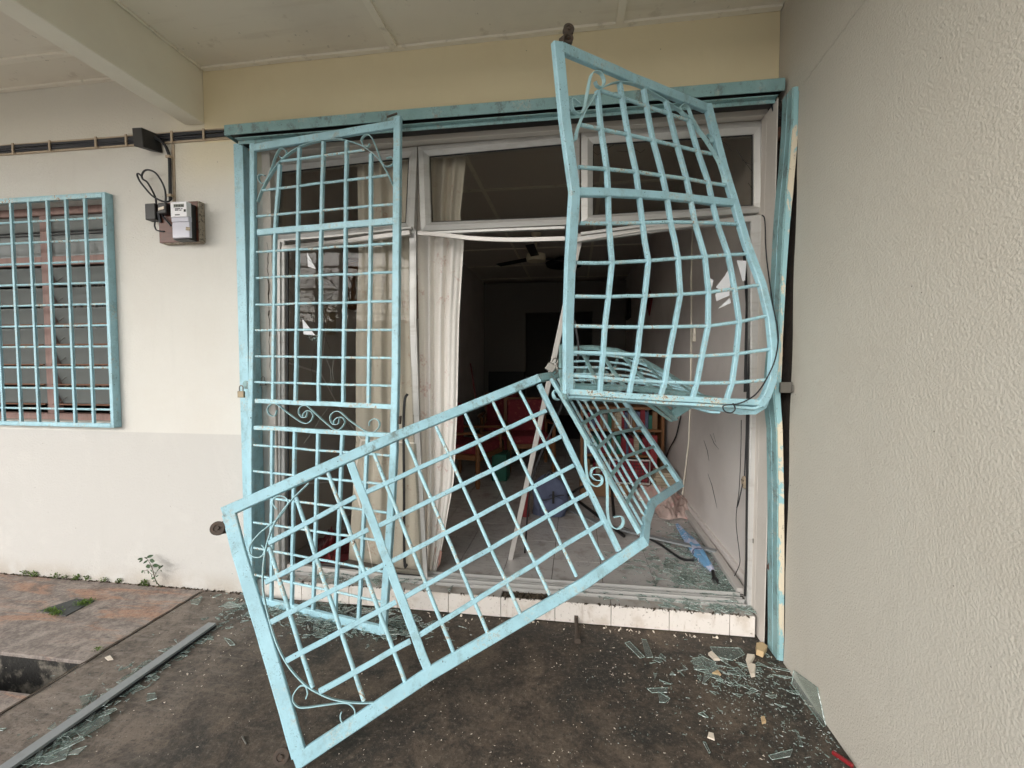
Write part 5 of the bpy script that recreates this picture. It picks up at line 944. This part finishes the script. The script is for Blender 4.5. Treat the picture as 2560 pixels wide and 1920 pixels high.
# things seen through the left door glass
cb = thing('wall_cabinet', 'brown wall cabinet seen through the left door glass', 'cabinet', (-1.95, 1.6, 2.2))
p0 = atx(765, 655, -2.045); g = MB(); g.box(-2.04, -1.7, 1.2, 2.1, 2.0, 2.42); g.build('cabinet_body', 'wood_orange', cb, bev=.005)
g = MB(); g.box(-2.04, -1.66, 1.18, 2.12, 2.4205, 2.45); g.build('cabinet_top', 'wood_board', cb)
g = MB(); p = atx(820, 800, -2.04); g.box(-2.045, -2.0, p[1]-.06, p[1]+.06, p[2]-.12, p[2]+.12); wc = tag(g.build('wall_plaque', 'beige', bev=.01), 'small beige plaque on the left interior wall seen through the cracked glass', 'plaque')
cloth('dark pink flowered cloth on the floor behind the left door glass', [fl(780, 1420, .13), fl(880, 1400, .13), fl(880, 1340, .13), fl(790, 1350, .13)], 'red_cloth', 9, 'flowered_cloth', .12)

# ================================================================== BROKEN GLASS
def shard_poly(c, r, n, rot, rg, elong=1.):
    an = np.sort(rg.uniform(0, 2*math.pi, n)); ca, sa = math.cos(rot), math.sin(rot); out = []
    for a in an: q = r*rg.uniform(.6, 1.15); x, y = q*math.cos(a)*elong, q*math.sin(a)/elong; out.append((c[0]+x*ca-y*sa, c[1]+x*sa+y*ca))
    return out
def shard_field(name, label, spots, seed, mats=('shard', 'shard_edge')):
    """spots: (centre, spread x, spread y, rotation, count, size lo, size hi, pile height)"""
    rg = np.random.default_rng(seed); g = MB()
    for (cx, cy_, z0), sx, sy, rot, cnt, lo, hi, ph in spots:
        for _ in range(cnt):
            a, b = rg.normal()*sx, rg.normal()*sy; x = cx+a*math.cos(rot)-b*math.sin(rot); y = cy_+a*math.sin(rot)+b*math.cos(rot)
            if z0 < .05 and y > -.04: y = -.04-abs(rg.normal())*.03
            if z0 > .05 and y < -.02: y = -.02+abs(rg.normal())*.03
            if x > 1.03: x = 1.03-abs(rg.normal())*.03
            r = lo+(hi-lo)*rg.random()**2.2; P = shard_poly((x, y), r, rg.integers(3, 6), rg.uniform(0, 6.3), rg, rg.uniform(1, 1.7))
            if len(P) < 3: continue
            tx, ty = rg.normal()*.12, rg.normal()*.12; h = z0+.001+abs(rg.normal())*ph+r*(abs(tx)+abs(ty))*.5
            g.prism([(px_, py_, h+(px_-x)*tx+(py_-y)*ty) for px_, py_ in P], (0, 0, .0028 if r > .012 else .0016), 0, 1)
    return tag(g.build(name, list(mats)), label, 'broken glass', kind='stuff')
shard_field('broken_glass', 'heap of broken greenish glass on the concrete under the upright gate', [((-1.45, -.17, 0), .32, .075, -.1, 330, .005, .06, .01), ((-1.45, -.2, 0), .34, .09, -.1, 500, .001, .006, .004), ((-1.0, -.22, 0), .12, .07, 0, 140, .006, .06, .008), ((-1.9, -.18, 0), .1, .08, 0, 120, .006, .035, .004), ((-1.3, -.3, 0), .25, .05, 0, 120, .004, .02, .002)], 1)
shard_field('broken_glass', 'broken glass scattered along the grey profile at the lower left', [((-2.05, -.92, 0), .035, .22, 0, 200, .005, .035, .006), ((-2.04, -.62, 0), .04, .16, 0, 110, .004, .03, .003), ((-2.0, -1.15, 0), .03, .08, 0, 90, .006, .045, .008), ((-2.2, -.9, 0), .12, .35, 0, 70, .003, .02, .001)], 2)
shard_field('broken_glass', 'broken glass strewn in the right corner of the porch floor', [((.8, -.36, 0), .13, .08, 0, 110, .004, .04, .003), ((.78, -.5, 0), .18, .15, 0, 420, .0012, .007, .001), ((.55, -.7, 0), .35, .25, 0, 420, .001, .0045, .0005), ((.62, -.3, 0), .16, .08, 0, 40, .004, .035, .002), ((.9, -.75, 0), .08, .2, 0, 150, .0012, .009, .001), ((.8, -.4, 0), .1, .06, 0, 300, .001, .004, .003)], 3)
shard_field('broken_glass', 'thick layer of broken greenish glass on the tiles inside the right of the doorway', [((.82, .35, .122), .13, .15, 0, 300, .006, .075, .006), ((.7, .4, .122), .2, .2, 0, 600, .001, .006, .003), ((.6, .55, .122), .2, .22, 0, 170, .005, .05, .002), ((.86, .9, .122), .1, .3, 0, 180, .006, .06, .004), ((.55, .1, .125), .3, .05, 0, 160, .005, .04, .004), ((.8, .0, .125), .12, .03, 0, 90, .005, .045, .004)], 4)
shard_field('broken_glass', 'broken glass on the step behind the foot of the upright gate', [((-1.5, .05, .125), .3, .04, 0, 190, .005, .045, .005), ((-1.1, .09, .125), .12, .03, 0, 70, .004, .02, .003), ((-1.6, .12, .125), .2, .04, 0, 70, .004, .03, .002)], 5)
shard_field('glass_crumbs', 'tiny glass crumbs scattered over the whole dark porch floor', [((-.3, -.8, 0), .8, .35, 0, 420, .0012, .004, .0002), ((.3, -1.1, 0), .5, .2, 0, 260, .0012, .0045, .0002), ((-1.9, -.45, 0), .25, .3, 0, 170, .0015, .006, .0003), ((.4, -.3, 0), .4, .15, 0, 220, .0012, .006, .0003)], 6, ('chip', 'chip'))
BIG = [('long', [(1562, 1610), (1574, 1606), (1612, 1645), (1600, 1648)], 'long slim glass shard lying below the white riser, left one of a pair'),
       ('long', [(1604, 1603), (1616, 1604), (1633, 1648), (1616, 1649)], 'long slim glass shard lying below the white riser, right one of a pair'),
       ('tri', [(1645, 1732), (1675, 1750), (1663, 1760), (1648, 1758)], 'triangular glass shard with bright edges on the dark floor right of the middle'),
       ('flat', [(1617, 1724), (1670, 1722), (1668, 1734), (1630, 1735)], 'flat clear glass shard just above the triangular shard'),
       ('flat', [(1921, 1893), (1982, 1878), (1975, 1895), (1930, 1904)], 'broad pale glass shard at the bottom right of the porch floor'),
       ('sliver', [(1757, 1858), (1764, 1860), (1776, 1885), (1772, 1887)], 'narrow glass sliver lying below the white tile chip'),
       ('sliver', [(1745, 1787), (1757, 1783), (1771, 1797), (1763, 1796)], 'small arrow shaped glass shard in the middle of the lower right floor'),
       ('flat', [(1990, 1832), (1996, 1834), (2008, 1870), (1998, 1868)], 'tall narrow glass shard near the base of the rough right wall'),
       ('flat', [(1730, 1650), (1758, 1645), (1790, 1660), (1768, 1678), (1738, 1676)], 'dusty round edged glass shard left of the right corner heap'),
       ('flat', [(1775, 1620), (1850, 1625), (1862, 1640), (1830, 1655), (1790, 1645)], 'large flat glass shard in the right corner below the door step'),
       ('flat', [(198, 1745), (232, 1738), (222, 1758), (205, 1768)], 'clear glass shard lying left of the long grey profile'),
       ('flat', [(368, 1738), (388, 1735), (392, 1750), (366, 1756)], 'clear four sided glass shard lying right of the long grey profile'),
       ('flat', [(190, 1835), (270, 1785), (276, 1805), (205, 1850)], 'large green edged glass sheet piece tucked under the grey profile, upper one'),
       ('flat', [(85, 1902), (180, 1865), (165, 1900), (120, 1915), (90, 1912)], 'large green edged glass sheet piece at the bottom left under the grey profile'),
       ('flat', [(560, 1597), (576, 1602), (588, 1615), (575, 1616)], 'grey glass shard lying just right of the end of the grey profile')]
for k, (_, poly, lab) in enumerate(BIG):
    g = MB(); P = [fl(*p, .003+.0) for p in poly]; c = sum(P)/len(P); tx, ty = random.uniform(-.08, .08), random.uniform(-.08, .08); P = [p+A_([0, 0, abs((p-c)[0]*tx+(p-c)[1]*ty)+.003]) for p in P]
    g.prism(P, (0, 0, .004), 0, 1); tag(g.build('glass_shard', ['shard', 'shard_edge']), lab, 'glass shard')
g = MB(); P = [fl(1984, 1675), fl(2066, 1814)]; b0 = A_([1.0, -.28, .003]); b1 = A_([1.028, -.62, .003]); tp = [atx(1986, 1676, 1.036), atx(2044, 1718, 1.04), atx(2066, 1815, 1.042)]
poly = [fl(1980, 1710, .003), tp[0], tp[1], tp[2], fl(2060, 1818, .003)]; g.prism(poly, (-.004, 0, 0), 0, 1); tag(g.build('glass_shard', ['shard', 'shard_edge']), 'large clear glass piece leaning against the foot of the rough right wall', 'glass shard')
TC = [([(1889, 1620), (1904, 1618), (1917, 1628), (1907, 1644), (1890, 1637)], .03, 'tan backed tile fragment beside the foot of the right gate post', 'chip_tan'),
      ([(1868, 1665), (1890, 1670), (1888, 1692), (1878, 1694)], .02, 'broken white tile fragment standing on edge in the right corner heap', 'chip'),
      ([(1870, 1640), (1888, 1642), (1878, 1662), (1866, 1656)], .012, 'pale tile fragment between the two larger tile fragments', 'chip'),
      ([(1771, 1638), (1780, 1632), (1800, 1652), (1785, 1652)], .012, 'white tile fragment lying on the large flat glass shard', 'chip'),
      ([(1780, 1685), (1793, 1678), (1802, 1690)], .008, 'small tan tile fragment below the large flat glass shard', 'chip_tan'),
      ([(1771, 1833), (1783, 1836), (1786, 1852), (1768, 1845)], .006, 'small white tile chip alone on the dark floor at the lower right', 'chip'),
      ([(1902, 1797), (1910, 1795), (1915, 1808), (1905, 1811)], .01, 'small cream tile chip near the base of the rough right wall', 'chip_tan'),
      ([(262, 1645), (275, 1640), (283, 1650), (270, 1652)], .005, 'white paint flake on the reddish slab left of the crack', 'chip')]
for poly, h, lab, mt in TC: g = MB(); g.prism([fl(*p, .004) for p in poly], (random.uniform(-.3, .3)*h, random.uniform(-.2, .2)*h, h), 0); tag(g.build('tile_fragment', mt), lab, 'tile fragment')
g = MB()
for _ in range(90):
    x = rng.uniform(-2.4, .95); g.obox((x, -.045-abs(rng.normal())*.03, .003), (rng.normal(size=3), rng.normal(size=3), (0, 0, 1)), (rng.uniform(.002, .007),)*2+(.0015,))
tag(g.build('plaster_crumbs', 'chip'), 'pale plaster crumbs scattered along the foot of the step', 'crumbs', kind='stuff')
g = MB(); p = fl(2106, 1905, .0); g.obox(p+A_([0, 0, .012]), ((.6, -.8, 0), (.8, .6, 0), (0, 0, 1)), (.035, .007, .007)); tag(g.build('screwdriver', 'red', bev=.003), 'red plastic tool handle lying at the bottom right against the wall', 'tool')
g = MB(); a, b = A_([.012, -.04, .03]), fl(1444, 1604, .012); g.rod([A_([.012, -.031, .05]), a, lerp(a, b, .6), b], [.011, .012, .011, .018], 10); tag(g.build('bolt_stub', 'rust', sm=True), 'short rusty pipe stub sticking out from below the white riser tiles', 'pipe')
g = MB(); g.rod([fl(606, 1844, .004), fl(616, 1860, .004)], .003, 6); g.lathe(fl(606, 1844, .004), [(.007, 0), (.007, .003)], (.3, .8, .3), 10); tag(g.build('screw', 'steel'), 'small screw lying on the dark floor left of the tipped gate', 'screw')

# ================================================================== DRAIN LID, WEEDS, PLANT
g = MB(); P = [fl(100, 1530), fl(190, 1500), fl(236, 1505), fl(165, 1543)]; g.prism([p+A_([0, 0, .0045]) for p in P], (0, 0, .006)); dl = tag(g.build('drain_lid', 'iron_lid', bev=.002), 'dark square drain lid with moss round it in the reddish slab', 'drain lid')
g = MB(); c = fl(172, 1517, .012); g.lathe(c, [(.006, 0), (.006, .0015)], n=10); g.build('lid_hole', 'dark', dl)
def weeds(nm, label, centres, cnt, r, mt, size, hmax):
    g = MB(); rg = np.random.default_rng(len(label))
    for c in centres:
        for _ in range(cnt):
            p = A_(c)+A_([rg.normal()*r, rg.normal()*r*.6, 0]); h = hmax*rg.random(); d = nrm((rg.normal(), rg.normal(), rg.uniform(.1, 1.2))); s_ = size*rg.uniform(.5, 1.2); b_2 = nrm(np.cross(d, (0, 0, 1))); p = p+A_([0, 0, h+.003])
            if p[1] > -.003: p[1] = -.003-abs(rg.normal())*.004
            q = p+d*s_; q[1] = min(q[1], -.001); g.add([p, p+d*s_*.5+b_2*s_*.3, q, p+d*s_*.5-b_2*s_*.3], [(0, 1, 2, 3)])
    return tag(g.build(nm, mt), label, 'weeds', kind='stuff')
weeds('moss', 'bright green moss growing round the drain lid', [fl(128, 1530)+A_([0, 0, .004]), fl(140, 1538)+A_([0, 0, .004]), fl(205, 1515)+A_([0, 0, .004]), fl(218, 1508)+A_([0, 0, .004])], 170, .022, 'moss', .012, .012)
weeds('weeds', 'low green weeds sprouting along the foot of the cream wall', [fl(px, py, .004)*A_([1, 0, 1])+A_([0, -.012, 0]) for px, py in ((62, 1440), (78, 1443), (90, 1442), (130, 1450), (152, 1452), (182, 1456), (190, 1450), (205, 1458), (250, 1462), (288, 1464), (345, 1475), (350, 1470))], 42, .012, 'moss', .016, .03)
weeds('weeds', 'tiny yellow green weed in the slab joint beside the drain hole', [fl(245, 1628, .004)], 30, .01, 'moss', .012, .012)
# grime line where wall meets slab
g = MB()
for _ in range(260):
    x = rng.uniform(-4.2, -2.05); g.obox((x, -.004-abs(rng.normal())*.004, .006), (rng.normal(size=3), rng.normal(size=3), rng.normal(size=3)), (rng.uniform(.003, .01), .003, .003))
tag(g.build('wall_foot_dirt', 'dirt'), 'dark crumbly dirt along the foot of the cream wall', 'dirt', kind='stuff')
sp_ = thing('sapling', 'small wild plant with dark leaves growing from the foot of the cream wall', 'plant', fl(404, 1468)*A_([1, 0, 0])+A_([0, -.03, 0]))
def PS(a, b, y=-.05): return at(300+a/10.37, 1340+b/10.37, y)
stem = [PS(1050, 1310, -.015), PS(960, 1220, -.03), PS(910, 1120, -.045), PS(870, 960, -.06), PS(820, 800, -.07), PS(760, 680, -.08), PS(700, 580, -.085)]
g = MB(); g.rod(smooth(stem, 5), [.0035-.0022*k/30 for k in range(31)], 6); g.rod(smooth([PS(910, 1050, -.05), PS(950, 930, -.05), PS(1020, 850, -.045), PS(1060, 800, -.045)], 4), .0013, 5); g.rod(smooth([PS(880, 1000, -.055), PS(800, 980, -.06), PS(720, 900, -.07), PS(620, 900, -.075)], 4), .0011, 5); g.build('stem', 'stem', sp_, sm=True)
LV = [(600, 570, 450, 615), (680, 560, 870, 495), (600, 600, 490, 685), (730, 620, 600, 715), (760, 630, 905, 655), (640, 540, 700, 600), (800, 765, 665, 805), (840, 770, 1015, 760), (1000, 850, 1050, 765), (1040, 820, 1125, 755), (1050, 870, 1085, 925), (960, 930, 990, 850), (930, 980, 890, 920), (620, 900, 545, 945), (630, 900, 650, 985), (720, 890, 745, 985), (730, 870, 670, 880), (830, 930, 790, 870), (850, 900, 860, 980), (820, 990, 825, 1075), (920, 1060, 1005, 1015), (900, 1070, 810, 1115), (910, 1080, 915, 1140), (930, 1020, 925, 960), (880, 1160, 835, 1195), (920, 1180, 970, 1160), (950, 1200, 950, 1260), (1010, 1270, 1060, 1320), (900, 1185, 870, 1150)]
for a, b, c, d in LV:
    y = -.06+random.uniform(-.02, .02); p, q = PS(a, b, y), PS(c, d, y+random.uniform(-.02, .02)); ax = q-p; L = np.linalg.norm(ax); side = nrm(np.cross(ax, (random.uniform(-.3, .3), 1, random.uniform(-.3, .3))))*L*.21; up = nrm(np.cross(side, ax))*L*.05
    g = MB(); g.add([p, p+ax*.25+side*.8, p+ax*.55+side, p+ax*.85+side*.5, q, p+ax*.85-side*.5, p+ax*.55-side, p+ax*.25-side*.8, p+ax*.5+up], [(0, 1, 8), (1, 2, 8), (2, 3, 8), (3, 4, 8), (4, 5, 8), (5, 6, 8), (6, 7, 8), (7, 0, 8)]); g.build('leaf', 'leaf', sp_)
